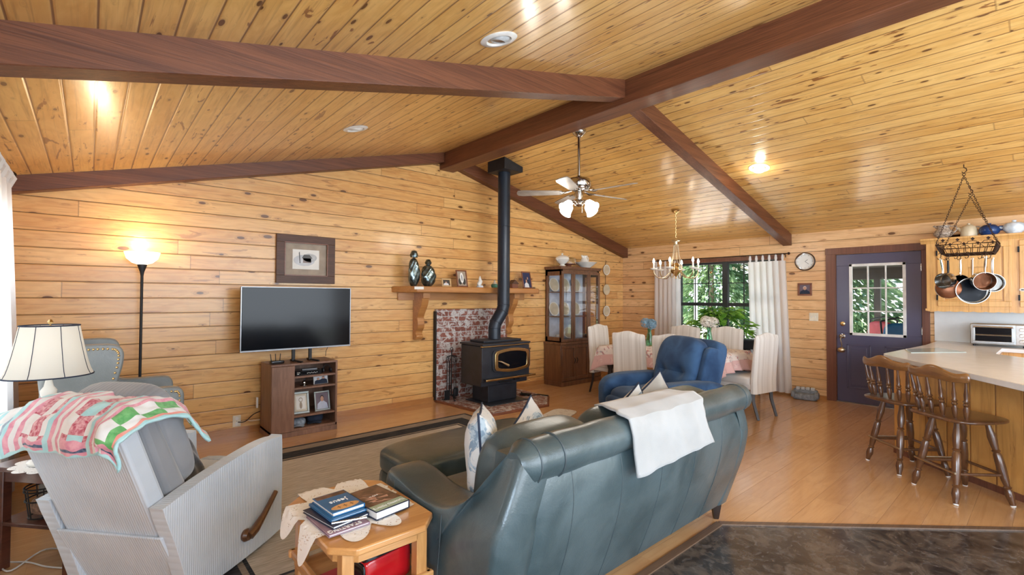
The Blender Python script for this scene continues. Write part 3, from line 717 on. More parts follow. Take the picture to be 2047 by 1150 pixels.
# ------------------------------------------------------------------ pillows
def pillow_mb(w, h, t, n=16, pinch=.09):
    m = MB()
    def sh(u, v, sgn):
        a, b = 2*u-1, 2*v-1
        x = a*w/2*(1-pinch*(1-b*b)**2*0-.0)*(1-pinch*(1-b*b)) ; y = b*h/2*(1-pinch*(1-a*a))
        q = max(0, (1-a**4)*(1-b**4)); z = sgn*t/2*(q**.55)
        return (x, y, z+.006*sin(a*9+b*5)*q)
    m.grid(lambda u, v: sh(u, v, 1), n, n); m.grid(lambda u, v: sh(1-u, v, -1), n, n); return m
def pillow(label, mat, pipe, loc, rot, w=.46, h=.46, t=.15, group=None, name='throw_pillow'):
    t_ = thing(name, label, 'pillow', loc, 0, group, rot=rot)
    obj('cover', pillow_mb(w, h, t), mat, t_)
    if pipe:
        p = []; pin = .09
        for k in range(4):
            for i in range(12):
                a = -1+2*i/12; q = [(a, -1), (1, a), (-a, 1), (-1, -a)][k]
                p.append((q[0]*w/2*(1-pin*(1-q[1]**2)), q[1]*h/2*(1-pin*(1-q[0]**2)), 0))
        obj('piping', MB().tube(p, .006, 6, closed=True), pipe, t_)
    return t_
# rotations: pillow stands with local y up, local z = outward normal
pillow('ivory pillow with blue-grey flower print leaning upright at the left sofa arm', 'pillow_floral', 'navy_cloth', (1.41, 1.80, .66), (R_(86), R_(6), R_(50)), .42, .46, .15)
pillow('ivory floral pillow with navy piping, behind the upright one, tip above back cushions', 'pillow_floral', 'navy_cloth', (1.88, 1.95, .58), (R_(70), R_(-25), R_(20)), .42, .40, .14)
pillow('taupe and ivory pillow with dark piping standing tallest beside the cream throw', 'pillow_taupe', 'navy_cloth', (2.89, 1.82, .665), (R_(75), R_(40), R_(150)), .38, .38, .14)
pillow('ivory pillow corner with dark piping poking up just left of the taupe pillow', 'pillow_floral', 'navy_cloth', (2.66, 1.84, .605), (R_(78), R_(38), R_(160)), .38, .38, .13)

# ------------------------------------------------------------------ grey corduroy recliner (from behind)
rc = thing('recliner', 'light grey corduroy recliner seen from behind, quilt over its back', 'recliner', (.046, 2.768, 0), .705)
wI, aw, zh, xh, tl, Lb = .25, .07, .33, .066, .388, .60
ca, sa = cos(tl), sin(tl)
def onback(s_, d=0): return (xh-s_*sa+d*ca, zh+s_*ca+d*sa)
# arms: side slabs
def rarm(y0, y1):
    pr = smooth_poly([(.15, .05), (.07, .30), (.0, .49), (.02, .515), (.28, .565), (.60, .60), (.78, .592), (.815, .55), (.815, .10), (.79, .04), (.40, .03), (.15, .05)], 4)
    return MB().prism(pr[:-1], y0, y1, 1)
for y0, y1 in ((-wI-aw, -wI), (wI, wI+aw)): obj('arm', rarm(y0, y1), 'corduroy_x', rc, bevel=.016, ang=50)
m = MB(); bx = lambda s_, d: onback(s_, d)
pts = [onback(0, 0), onback(Lb, 0), onback(Lb+.02, .05), onback(Lb-.02, .09), onback(0, .09)]
m.prism([(p[0], p[1]) for p in pts], -wI+.004, wI-.004, 1)
obj('back_panel', m, 'corduroy', rc, bevel=.018)
q = [(.035, .36), (.055, .36), (.20, .075), (.17, .075)]
obj('rear_apron', MB().prism(q, -wI-.02, wI+.02, 1), 'corduroy', rc, bevel=.006)
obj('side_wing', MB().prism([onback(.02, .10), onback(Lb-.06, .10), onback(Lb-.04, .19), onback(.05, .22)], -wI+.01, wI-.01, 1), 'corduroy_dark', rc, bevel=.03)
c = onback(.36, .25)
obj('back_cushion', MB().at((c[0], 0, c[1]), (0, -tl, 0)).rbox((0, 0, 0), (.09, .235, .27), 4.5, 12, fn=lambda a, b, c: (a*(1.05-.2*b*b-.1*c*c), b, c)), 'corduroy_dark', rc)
obj('seat', MB().rbox((.42, 0, .36), (.36, .24, .10), 6, 8), 'corduroy', rc)
obj('footrest', MB().rbox((.80, 0, .30), (.04, .235, .15), 5, 6), 'corduroy', rc)
obj('base', MB().box(.16, -.22, .03, .70, .22, .27), 'corduroy', rc, bevel=.01)
m = MB(); m.lathe([(0, 0), (.030, 0), (.033, .012), (.024, .03), (0, .034)], (.50, -wI-aw, .155), 20, axis=(0, -1, 0))
m.tube([(.50, -wI-aw-.028, .155), (.535, -wI-aw-.036, .172), (.61, -wI-aw-.036, .222), (.715, -wI-aw-.03, .30)], [.026, .023, .016, .013], 12)
obj('lever_handle', m, 'stool_wood', rc)
pl = pillow('small navy velvet cushion lying on the seat of the grey recliner', 'navy_velvet', None, (.36, 3.03, .56), (R_(60), R_(10), R_(60)), .32, .30, .12)

# quilt
QW, QN = 88, 60
def quilt_pt(u, v):
    # u across the chair (left +y -> right -y), v from rear hem over the top to the front hem
    y = .40-u*.76
    path = [(-.205, .80), (-.215, .86), (-.19, .925), (-.10, .985), (.02, .995), (.12, .965), (.21, .91), (.25, .86)]
    t = v*(len(path)-1); k = min(int(t), len(path)-2); f = t-k; f2 = f*f*(3-2*f)*.3+f*.7
    x = path[k][0]*(1-f2)+path[k+1][0]*f2; z = path[k][1]*(1-f2)+path[k+1][1]*f2
    hump = 1-abs(2*u-1)**2.6
    z += -.075*(1-hump)-.02*(1-u) + .012*sin(u*23+v*4)*.6+.008*sin(v*13+u*5)+.0035*sin(u*88*1.05)*sin(v*60*.8)+.006*mnoise.noise(Vector((u*16, v*12, 0)))
    if u > .82:                                    # right end folds down
        z -= (u-.82)*.62*max(0, v-.35); y += (u-.82)*.30; x += .012*sin(v*20)
    if v < .3: z += .035*max(0, u-.55)/.45*(1-v/.3)
    if v < .12: z += .012*sin(u*17)
    return (x-.01*sin(u*31), y, z)
QM = ['quilt_white', 'quilt_pink', 'quilt_green', 'quilt_aqua', 'quilt_navy', 'quilt_red', 'quilt_coral', 'quilt_blue']
def quilt_mat(i, j):
    i //= 2; j //= 2; QW = 44; QN = 30
    if i < 1 or i > QW-2 or j < 1 or j > QN-2: return 3
    b = i//11; ii = i % 11
    if ii in (0,): return 3
    if ii in (1, 3) and b != 0: return 1
    if ii == 2: return 0
    bi, bj = (ii-4)//3, (j-2)//4
    if j < 5: return (1, 1, 4, 1, 1)[j] if j < 5 and ii > 4 else 0
    if b == 3: return (6 if ii > 8 else (2 if (bi+bj) % 2 == 0 else 0)) if j > 5 else 2
    if b == 2: return (5 if (bi+bj) % 2 == 0 else (0 if bj % 2 else 3)) if ii > 4 else 0
    if b == 1: return 5 if (bi+bj) % 2 == 0 else 0
    return (7 if (bi+bj) % 3 == 0 else (3 if (bi+bj) % 3 == 1 else 0))
qt = obj('patchwork_quilt', MB().grid(quilt_pt, QW, QN, quilt_mat), QM, solid=.012)
qt.location = (.046, 2.768, 0); qt.rotation_euler = (0, 0, .705)
tag(qt, 'patchwork quilt in pink, green, aqua and white draped over the grey recliner', 'quilt')

# ------------------------------------------------------------------ wing chair in the corner
wc = thing('wing_chair', 'grey leather wing chair with brass nailhead trim beside the floor lamp', 'armchair', (.12, 4.62, 0), 0)
# local: faces +x; side panels at y=-.33 (near camera) and +.33
side = smooth_poly([(-.34, .10), (-.36, .60), (-.33, 1.02), (-.27, 1.075), (-.02, 1.085), (.055, 1.045), (.06, .95), (.035, .82), (.07, .765), (.16, .752), (.34, .752), (.405, .72), (.415, .60), (.41, .20), (.40, .10), (-.34, .10)], 4)[:-1]
for y0, y1 in ((-.36, -.27), (.27, .36)): 
    sp = obj('side_panel', MB().prism(side, y0, y1, 1), 'leather_grey', wc, bevel=.022, ang=50)
    if y0 < 0:
        m = MB(); s2 = [p for p in side if p[1] > .30 and p[0] > -.30]
        cx, cz = .05, .55; L = 0; last = None
        for i in range(len(s2)-1):
            a, b = Vector(s2[i]), Vector(s2[i+1]); k = max(1, int((b-a).length/.022))
            for j in range(k):
                p = a+(b-a)*j/k; p = p+Vector(((b-a).y, -(b-a).x)).normalized()*.030
                m.sph((p.x, y0-.001, p.y), .0085, 5)
        obj('nailhead_trim', m, 'brass', sp)
obj('back', MB().at((-.29, 0, .70), (0, R_(-6), 0)).rbox((0, 0, 0), (.065, .29, .38), 6, 8), 'leather_grey', wc)
obj('seat_cushion', MB().rbox((.08, 0, .42), (.34, .275, .085), 6, 8), 'leather_grey', wc)
obj('seat_base', MB().box(-.32, -.28, .14, .40, .28, .34), 'leather_grey', wc, bevel=.02)
for x in (-.30, .36):
    for y in (-.31, .31): obj('leg', MB().cyl((x, y, 0), (x, y, .12), .015, .026, 8), 'dark_leg', wc)

# ------------------------------------------------------------------ side table at the left, lamp, doily, things on shelf
st = thing('side_table', 'dark mahogany side table with a shelf, under the table lamp', 'side table', (-.03, 3.60, 0), .705)
# local x = forward of recliner direction; rear edge toward camera
obj('tabletop', MB().box(-.25, -.25, .515, .25, .25, .54), 'mahogany', st, bevel=.005)
obj('apron', MB().box(-.22, -.22, .455, .22, .22, .515), 'mahogany', st, bevel=.003)
obj('shelf', MB().box(-.225, -.225, .23, .225, .225, .25), 'mahogany', st, bevel=.004)
for x in (-.205, .205):
    for y in (-.205, .205): obj('leg', MB().prism([(x-.022, y-.022), (x+.022, y-.022), (x+.022, y+.022), (x-.022, y+.022)], 0, .515, 2), 'mahogany', st, bevel=.004)
def doily_mb(R, lobes, amp, n=144, rings=10):
    m = MB()
    def f(u, v):
        a = 2*pi*u; r = R*(1-amp+amp*abs(cos(a*lobes/2))**.7)*v+.004*sin(a*lobes*6)*(v > .95)
        return (r*cos(a), r*sin(a), .002+.0015*sin(v*30))
    return m.grid(f, n, rings, closed_u=True)
def lace(name, freq):
    s = NT(name); p, X = s.pos(True); s.base((.88, .88, .87)); s.set(.9, spec=.1)
    v = s.n('TexVoronoi'); s.l(p, v.inputs['Vector']); v.inputs['Scale'].default_value = freq
    r = s.math('POWER', s.math('ADD', s.math('MULTIPLY', X[0], X[0]), s.math('MULTIPLY', X[1], X[1])), .5)
    band = s.ramp(s.math('SINE', s.math('MULTIPLY', r, 115)), .1, .3)
    hole = s.math('MULTIPLY', s.ramp(v.outputs['Distance'], .18, .24, 1.0, 0.0), band)
    tr = s.n('BsdfTransparent'); mx = s.n('MixShader'); s.l(hole, mx.inputs[0]); s.l(s.b.outputs[0], mx.inputs[1]); s.l(tr.outputs[0], mx.inputs[2])
    s.l(mx.outputs[0], s.out.inputs[0]); s.bump(v.outputs['Distance'], .4, .003)
lace('lace', 90)
d = obj('lace_doily', doily_mb(.20, 12, .15), 'lace'); d.location = (-.10, 3.50, .541)
tag(d, 'round white crochet doily on the dark side table under the lamp', 'doily')
lp = thing('table_lamp', 'cream table lamp with panelled linen shade and dark trim, lit', 'table lamp', (-.155, 3.50, .546))
obj('lamp_base', MB().lathe([(0, 0), (.075, 0), (.078, .012), (.05, .03), (.035, .06), (.052, .13), (.062, .21), (.050, .29), (.026, .335), (.032, .35), (.034, .375), (.020, .395), (.013, .43), (.013, .50), (0, .50)], n=28), 'porcelain', lp)
def shade_pt(u, v):
    a = 2*pi*u; k = .94+.06*cos(a*6)**4
    r = .178+(0.118-.178)*(v**.72)
    return (r*cos(a), r*sin(a)*.95, .452+.262*v)
sh = obj('lamp_shade', MB().grid(shade_pt, 48, 10, closed_u=True), 'lamp_shade_fabric', lp)
m = MB()
for v in (0, 1): m.tube([shade_pt(i/48, v) for i in range(48)], .0038, 6, closed=True)
for k in range(8): m.tube([Vector(shade_pt(k/8+.06, j/10))*1.002 for j in range(11)], .0016, 5)
obj('trim', m, 'navy_cloth', sh)
m = MB().lathe([(.0, .722), (.010, .722), (.013, .732), (.006, .745), (0, .747)], n=12); m.cyl((-.115, 0, .712), (.115, 0, .712), .002, n=6); m.cyl((0, -.11, .712), (0, .11, .712), .002, n=6); m.cyl((0, 0, .50), (0, 0, .72), .003, n=6)
obj('finial', m, 'brass', lp)
obj('bulb', MB().sph((0, 0, .56), .028), 'porcelain', lp)
lamp('table_lamp_light', 'POINT', (0, 0, .60), .7, (1, .94, .86), .04, parent=lp)
bk = thing('wire_basket', 'dark wire basket on the shelf of the left side table', 'basket', (-.145, 3.565, .25), .705)
m = MB()
for z, r in ((.01, .085), (.10, .10), (.15, .105), (.165, .105)): m.tube([(r*cos(a*pi/12), r*.8*sin(a*pi/12), z) for a in range(24)], .004, 5, closed=True)
for k in range(8): a = k*pi/4; m.tube([(.085*cos(a), .068*sin(a), .01), (.105*cos(a), .084*sin(a), .165)], .003, 5)
obj('wire_rim', m, 'black_iron', bk)
obj('yarn', MB().rbox((0, 0, .06), (.07, .055, .05), 3, 6), 'brown_plaid', bk)
tag(obj('radio_box', MB().at((-.045, 3.40, .251), (0, 0, .705)).box(-.045, -.06, 0, .035, .06, .045), 'mahogany', bevel=.005), 'small dark box in front of the wire basket on the side table shelf', 'box')
m = MB(); m.tube(smooth_poly([(-.44, 3.9, .5), (-.42, 3.83, .30), (-.40, 3.78, .12), (-.33, 3.72, .01), (-.22, 3.6, .008), (-.12, 3.45, .008), (.1, 3.25, .008), (.3, 3.2, .008)], 6), .004, 6)
co_ = obj('power_cord', m, 'white_cord', lp); co_.matrix_parent_inverse = Matrix.Translation((.155, -3.50, -.546))
m = MB(); m.tube(smooth_poly([(-.48, 3.60, .008), (-.35, 3.66, .008), (-.28, 3.55, .008), (-.16, 3.72, .008), (.0, 3.55, .008), (.2, 3.42, .008)], 6), .004, 6)
co_ = obj('power_cord', m, 'white_cord', lp); co_.matrix_parent_inverse = Matrix.Translation((.155, -3.50, -.546))

# torchiere
tc = thing('floor_lamp', 'tall black torchiere floor lamp with glowing white glass bowl', 'floor lamp', (.345, 5.40, 0))
obj('base', MB().lathe([(0, 0), (.13, 0), (.13, .012), (.03, .03), (.012, .05), (0, .05)], n=28), 'matte_black', tc)
obj('pole', MB().cyl((0, 0, .03), (0, 0, 1.64), .011, n=12), 'matte_black', tc)
obj('bowl_holder', MB().lathe([(.012, 1.60), (.016, 1.63), (.034, 1.685), (.036, 1.70), (0, 1.70)], n=20), 'matte_black', tc)
obj('glass_bowl', MB().lathe([(.030, 1.695), (.075, 1.712), (.115, 1.75), (.132, 1.808), (.128, 1.808), (.11, 1.755), (.07, 1.72), (0, 1.705)], n=32), 'torch_glow', tc)
lamp('torch_light', 'POINT', (0, 0, 1.90), 6, (1, .80, .52), .06, parent=tc)

# ------------------------------------------------------------------ end table with doily, books, radio
et = thing('end_table', 'octagonal oak end table beside the left sofa arm', 'end table', (.825, 1.86, 0))
hx, hy, cc = .208, .295, .075
oct_ = [(-hx+cc, -hy), (hx-cc, -hy), (hx, -hy+cc), (hx, hy-cc), (hx-cc, hy), (-hx+cc, hy), (-hx, hy-cc), (-hx, -hy+cc)]
obj('tabletop', MB().prism(oct_, .54, .566, 2), 'oak', et, bevel=.006)
ins = [(x*.93, y*.95) for x, y in oct_]
obj('apron', MB().prism([(x*.86, y*.88) for x, y in oct_], .50, .54, 2), 'oak', et)
for x in (-.145, .145):
    for y in (-.225, .225):
        obj('leg', MB().box(x-.022, y-.022, 0, x+.022, y+.022, .54), 'oak_z', et, bevel=.003)
m = MB(); m.box(-.17, -.245, .30, .17, .245, .318)
obj('shelf', m, 'oak', et, bevel=.003)
for x in (-.172, .172): obj('rail', MB().box(x-.012, -.262, .335, x+.012, .262, .365), 'oak', et, bevel=.006)
for y in (-.252, .252): obj('rail', MB().box(-.19, y-.012, .335, .19, y+.012, .365), 'oak', et, bevel=.006)
# crochet runner draping over the edge
def run_pt(u, v):
    a = 2*pi*u
    lob = abs(cos(a*4+1.75))**1.3
    R = (.205+.115*lob)*(1-.26*max(0, cos(a+1.15))); x = R*cos(a)*.90*v; y = R*sin(a)*1.12*v
    x += .0; z = .569
    dx = max(0, abs(x)-hx+.002); dy = max(0, abs(y)-hy+.002); o = max(0, (abs(x)+abs(y))-(hx+hy-cc))*.7
    k = max(dx, dy, o*.9)
    if k > 0:
        z -= k*1.6+.0; s_ = 1-.55*k/max(.001, hypot(x, y)); x *= s_; y *= s_
        x += .003*(1 if x > 0 else -1)
    return (x, y, z+.001*sin(v*40)*(k == 0))
dl = obj('crochet_runner', MB().grid(run_pt, 160, 16, closed_u=True), 'lace'); dl.location = (.812, 1.88, .0)
tag(dl, 'white crochet runner with scalloped points on the octagonal oak end table', 'doily')
def book(label, loc, rz, w, d, h, cover, pages='paper', group='books on the oak end table'):
    t = thing('book', label, 'book', loc, rz, group)
    m = MB(); m.box(-w/2, -d/2, 0, w/2, d/2, .003); m.box(-w/2, -d/2, h-.003, w/2, d/2, h); m.box(-w/2, -d/2, 0, -w/2+.004, d/2, h)
    obj('cover', m, cover, t, bevel=.001); obj('page_block', MB().box(-w/2+.004, -d/2+.004, .003, w/2-.005, d/2-.004, h-.003), pages, t, smooth=False)
    return t
# book orientation: spine left, titles upside-down for the camera (tops point toward -y)
b5 = book('thin mauve book at the bottom of the left stack, lettering on its cover', (.715, 1.80, .572), R_(182), .155, .215, .010, 'cover_mauve')
text_obj('title_lettering', 'STARTING', .030, 'paper', b5, (.01, .085, .0105), sx=.9)
b4 = book('navy hardback second from the bottom of the left stack', (.722, 1.835, .5825), R_(190), .150, .215, .012, 'cover_navy')
b3 = book('thin dark blue book under the bright blue one', (.735, 1.855, .5950), R_(184), .140, .20, .009, 'sky_blue_cover')
pen = tag(obj('pen', MB().tube([(.67, 1.742, .5925), (.79, 1.712, .5895)], .0045, 8), 'chrome'), 'silver pen lying at the front of the left book stack', 'pen')
pen.location = (0, 0, .004)
b2 = book('bright blue book with bread picture and white title, top of the left stack', (.742, 1.862, .6045), R_(184), .130, .180, .016, 'sky_blue_cover')
obj('cover_picture', MB().prism([(.055*cos(a*pi/10), .023*sin(a*pi/10)+.058) for a in range(20)], .0160, .0166, 2), 'cover_bread', b2, smooth=False)
obj('cover_picture', MB().box(-.06, -.084, .0160, .06, -.052, .0165), 'cover_brown', b2, smooth=False)
m = MB()
for x in (-.026, .0, .024): m.box(x-.001, .045, .0166, x+.001, .070, .0169); m.box(x-.008, .056, .0166, x+.008, .058, .0169)
obj('cover_mark', m, 'ink_black', b2, smooth=False)
text_obj('title_lettering', 'Jesus', .036, 'paper', b2, (.0, .0, .0166), (0, 0, 0))
b1 = book('thick hardback with brown photo cover and green title band, right of the stack', (.885, 1.83, .572), R_(188), .155, .235, .032, 'cover_navy')
obj('cover_picture', MB().box(-.074, -.112, .0320, .074, .062, .0325), 'cover_brown', b1, smooth=False)
obj('cover_picture', MB().box(-.074, .062, .0320, .074, .112, .0326), 'cover_green', b1, smooth=False)
text_obj('title_lettering', 'TURNING POINTS', .0205, 'paper', b1, (0, .087, .0327), sx=.85)
text_obj('title_lettering', 'a life in', .014, 'paper', b1, (0, -.02, .0327))
m = MB()
for k in range(9):
    a = k*.7; m.prism([(.02*cos(a)+.03*sin(k*2.2), -.05+.018*k*.6), (.03*sin(k*2.2)+.03, -.055+.012*k), (.03*sin(k*2.2)-.01, -.035+.012*k)], .0325, .0328, 2)
obj('cover_picture', m, 'skin', b1, smooth=False)
rb = book('red book lying on the lower shelf of the oak end table', (.745, 1.80, .32), R_(5), .12, .17, .03, 'cover_red')
rd = thing('radio', 'glossy red radio with chrome knobs on the end table shelf', 'radio', (.865, 1.735, .319), R_(8))
obj('body', MB().rbox((0, 0, .065), (.105, .052, .062), 9, 8), 'red_plastic', rd)
obj('top_panel', MB().rbox((0, 0, .126), (.10, .045, .012), 8, 6), 'black_gloss', rd)
for k in range(4): obj('knob', MB().cyl((-.07+k*.045, -.02, .136), (-.07+k*.045, -.02, .144), .008, .006, 12), 'chrome', rd)
obj('side_grille', MB().rbox((-.104, 0, .065), (.006, .045, .052), 8, 5), 'black_gloss', rd)

# ------------------------------------------------------------------ rug
def ring_m(m, X0, Y0, X1, Y1, w, z0, z1, mi):
    for q in ((X0, Y0, X1, Y0+w), (X0, Y1-w, X1, Y1), (X0, Y0+w, X0+w, Y1-w), (X1-w, Y0+w, X1, Y1-w)): m.box(q[0], q[1], z0, q[2], q[3], z1, mi)
RGX0, RGX1, RGY0, RGY1 = .28, 3.43, 2.24, 4.74
rug = thing('area_rug', 'beige woven area rug with charcoal border lines under ottoman and tables', 'rug', (0, 0, 0))
m = MB(); ring_m(m, RGX0, RGY0, RGX1, RGY1, .03, .0005, .011, 0); ring_m(m, RGX0+.15, RGY0+.15, RGX1-.15, RGY1-.15, .17, .0005, .0112, 0); ring_m(m, RGX0+.35, RGY0+.35, RGX1-.35, RGY1-.35, .02, .0005, .0112, 0)
obj('border_band', m, 'rug_dark', rug, smooth=False)
m = MB(); ring_m(m, RGX0+.03, RGY0+.03, RGX1-.03, RGY1-.03, .12, .0005, .010, 0); ring_m(m, RGX0+.32, RGY0+.32, RGX1-.32, RGY1-.32, .03, .0005, .010, 0)
obj('border_stripe', m, 'rug_light', rug, smooth=False)
obj('field', MB().box(RGX0+.37, RGY0+.37, .0005, RGX1-.37, RGY1-.37, .0105), 'rug_field', rug, smooth=False)

# ------------------------------------------------------------------ television and its stand
ts = thing('tv_stand', 'brown wooden television stand with open shelves', 'tv stand', (1.68, 5.30, 0))
SX0, SX1, SY0, SY1, SZ = -.33, .33, -.19, .19, .735
dv = -.12                                             # partition between the closed door and the open shelves
m = MB(); m.box(SX0, SY0, .05, SX0+.02, SY1, SZ-.02); m.box(SX1-.02, SY0, .05, SX1, SY1, SZ-.02); m.box(SX0, SY0, SZ-.02, SX1, SY1, SZ); m.box(SX0, SY0, .05, SX1, SY1, .075); m.box(dv-.01, SY0+.005, .05, dv+.01, SY1, SZ-.02); m.box(SX0, SY1-.006, .05, SX1, SY1, SZ-.02)
obj('body', m, 'walnut', ts, bevel=.002)
obj('door', MB().box(SX0+.003, SY0-.016, .055, dv+.008, SY0, SZ-.022), 'walnut', ts, bevel=.002)
obj('plinth', MB().box(SX0-.005, SY0-.008, 0, SX1+.0, SY1, .05), 'walnut', ts, bevel=.003)
for z in (.59, .475, .19): obj('shelf', MB().box(dv+.01, SY0+.01, z-.009, SX1-.02, SY1-.006, z+.009), 'walnut', ts, smooth=False)
tv = thing('television', 'large flat black television with thin silver bezel on the brown stand', 'television', (1.655, 5.26, .735))
m = MB(); m.box(-.548, -.005, .135, .548, .045, .775)
obj('housing', m, 'matte_black', tv, bevel=.004)
obj('screen', MB().box(-.540, -.008, .148, .540, -.005, .770), 'screen_black', tv, smooth=False)
m = MB(); m.box(-.552, -.012, .130, .552, .0, .146); m.box(-.552, -.010, .146, -.543, 0, .778); m.box(.543, -.010, .146, .552, 0, .778); m.box(-.552, -.010, .772, .552, 0, .779)
obj('bezel', m, 'bezel_silver', tv, bevel=.001)
for x in (-.05, .12):
    m = MB(); m.box(x-.014, 0, .012, x+.014, .03, .14); m.tube([(x, .015, .012), (x+.045, -.13, .008)], .010, 6); m.tube([(x, .015, .012), (x+.01, .13, .008)], .010, 6)
    obj('foot', m, 'matte_black', tv)
rt = thing('router', 'small black box with stubby antennas left of the television feet', 'router', (1.43, 5.22, .735))
obj('body', MB().rbox((0, 0, .017), (.065, .05, .016), 6, 5), 'black_gloss', rt)
for x in (-.04, 0, .04): obj('antenna', MB().cyl((x, .04, .02), (x*1.2, .05, .095), .004, n=6), 'matte_black', rt)
dvr = thing('cable_box', 'black cable box on the top shelf of the brown stand', 'electronics', (1.73, 5.27, .60))
obj('body', MB().box(-.13, -.11, 0, .13, .1, .045), 'black_gloss', dvr, bevel=.003)
m = MB()
for k in range(8): m.box(-.02+k*.014, -.1115, .015+.004*(k % 2), -.014+k*.014, -.110, .022+.004*(k % 2))
m.box(-.12, -.1115, .026, -.09, -.110, .031); m.box(-.12, -.1115, .012, -.10, -.110, .017)
obj('display_marks', m, 'paper', dvr, smooth=False)
tag(obj('remote_control', MB().at((1.74, 5.22, .6455), (0, 0, .05)).box(-.07, -.02, 0, .09, .02, .014), 'bezel_silver', bevel=.004), 'pale remote control lying on the black cable box', 'remote')
hp = thing('headphones', 'black headphones at the right end of the stand top shelf', 'headphones', (1.93, 5.21, .600))
obj('headband', MB().tube([(.04*cos(a*pi/10), 0, .035+.045*sin(a*pi/10)) for a in range(11)], .005, 6), 'matte_black', hp)
for x in (-.04, .04): obj('ear_cup', MB().cyl((x-.008, 0, .026), (x+.008, 0, .026), .025, n=14), 'matte_black', hp)

def photo_frame(label, loc, w, h, bw, fm, tilt, rz, picture, name='photo_frame', cat='picture frame', mat=None, depth=.012, group=None):
    """standing or hanging frame: local x right, z up, faces -y"""
    t = thing(name, label, cat, loc, 0, group, rot=(-tilt, 0, rz))
    m = MB(); m.box(-w/2, -depth, 0, w/2, 0, bw); m.box(-w/2, -depth, h-bw, w/2, 0, h); m.box(-w/2, -depth, bw, -w/2+bw, 0, h-bw); m.box(w/2-bw, -depth, bw, w/2, 0, h-bw)
    obj('frame', m, fm, t, bevel=min(.003, bw*.2))
    iw, ih = w/2-bw, h-2*bw
    if mat: obj('mat_board', MB().box(-iw, -.005, bw, iw, -.001, h-bw), mat, t, smooth=False)
    mats, mb = picture(iw, ih, bw)
    obj('picture', mb, mats, t, smooth=False)
    if tilt: obj('easel_back', MB().prism([(-.0, h*.75), (.0, h*.72), (.045+h*.12, .0), (.050+h*.12, .004)], -w*.12, w*.12, 0), 'matte_black', t, smooth=False)
    return t
def ell(m, cx, cz, rx, rz, y, mi, n=16): m.prism([(cx+rx*cos(2*pi*k/n), cz+rz*sin(2*pi*k/n)) for k in range(n)], y-.0006, y, 1, mi)
def pic_people(bg, people, hair='hair_dark'):
    def f(iw, ih, b):
        m = MB(); y = -.0058; k = .8
        m.box(-iw*.98, y, b+ih*.01, iw*.98, y+.003, b+ih*.99, 0)
        for i, (px, pz, s, shirt) in enumerate(people):
            cx, cz = px*iw, b+pz*ih
            m.prism([(cx-s*iw*.9, b+.01*ih), (cx+s*iw*.9, b+.01*ih), (cx+s*iw*.75, cz-s*ih*.28), (cx+s*iw*.25, cz-s*ih*.12), (cx-s*iw*.25, cz-s*ih*.12), (cx-s*iw*.75, cz-s*ih*.28)], y-.0007-i*.0004, y-.0002-i*.0004, 1, 3+shirt)
            ell(m, cx, cz+s*ih*.04, s*iw*.30, s*ih*.19, y-.001-i*.0004, 2); ell(m, cx, cz, s*iw*.26, s*ih*.165, y-.0014-i*.0004, 1)
        return [bg, 'skin', hair, 'shirt_blue', 'navy_cloth', 'shirt_white'], m
    return f
def pic_plain(mats, draw):
    def f(iw, ih, b):
        m = MB(); m.box(-iw*.98, -.0058, b+ih*.01, iw*.98, -.003, b+ih*.99, 0); draw(m, iw, ih, b); return mats, m
    return f
photo_frame('unframed photo of two people leaning on the second shelf of the brown stand', (1.865, 5.20, .4845), .15, .105, .001, 'paper', R_(12), 0, pic_people('backdrop_light', [(-.35, .5, .62, 1), (.38, .6, .66, 1)]))
photo_frame('large pewter and white frame with a bear cutout picture, left on the third shelf', (1.665, 5.19, .1995), .165, .225, .022, 'frame_pewter', R_(14), R_(-4), pic_plain(['mat_cream', 'paper', 'mat_taupe', 'ink_black'], lambda m, iw, ih, b: (m.box(-iw*.75, -.0064, b+ih*.12, iw*.75, -.0058, b+ih*.88, 1), ell(m, 0, b+ih*.66, iw*.32, ih*.13, -.0068, 2), ell(m, 0, b+ih*.35, iw*.22, ih*.2, -.0068, 2), ell(m, 0, b+ih*.66, iw*.24, ih*.09, -.0072, 1))), mat=None)
photo_frame('pewter frame with a portrait of a person in a pale blue shirt on the stand', (1.885, 5.19, .1995), .165, .205, .016, 'frame_pewter', R_(12), R_(3), pic_people('backdrop_mauve', [(0, .62, 1.0, 0)]))
on = thing('ornament', 'small silver ornament on the second shelf of the brown stand', 'ornament', (1.70, 5.22, .484))
obj('globe', MB().sph((0, 0, .030), .022), 'chrome', on); obj('base', MB().lathe([(0, 0), (.04, 0), (.042, .006), (.012, .012), (0, .012)], n=18), 'nickel', on)
obj('figure', MB().tube([(0, 0, .05), (.012, 0, .075), (.03, 0, .085)], [.008, .007, .003], 8), 'matte_black', on)
def cap(label, x, y, mat, s, z=.0755):
    t = thing('cap', label, 'cap', (x, y, z), R_(-20)); t.scale = (s, s, s)
    obj('crown', MB().rbox((0, .02, .045), (.085, .085, .05), 2.6, 8, fn=lambda a, b, c: (a, b, max(c, -.9))), mat, t)
    obj('brim', MB().grid(lambda u, v: ((2*u-1)*.075*(1-.25*v*v), -.055-.065*v, .012+.012*sin(pi*u)-.006*v), 10, 5), mat, t, solid=.004); return t
cap('grey and white fabric cap on the bottom shelf of the brown stand', 1.65, 5.22, 'cap_grey', .8)
cap('dark navy cap on the bottom shelf of the brown stand', 1.83, 5.27, 'navy_cloth', 1.0)
ol = thing('wall_outlet', 'cream double outlet on the board wall left of the television stand', 'outlet', (1.15, YG, .135))
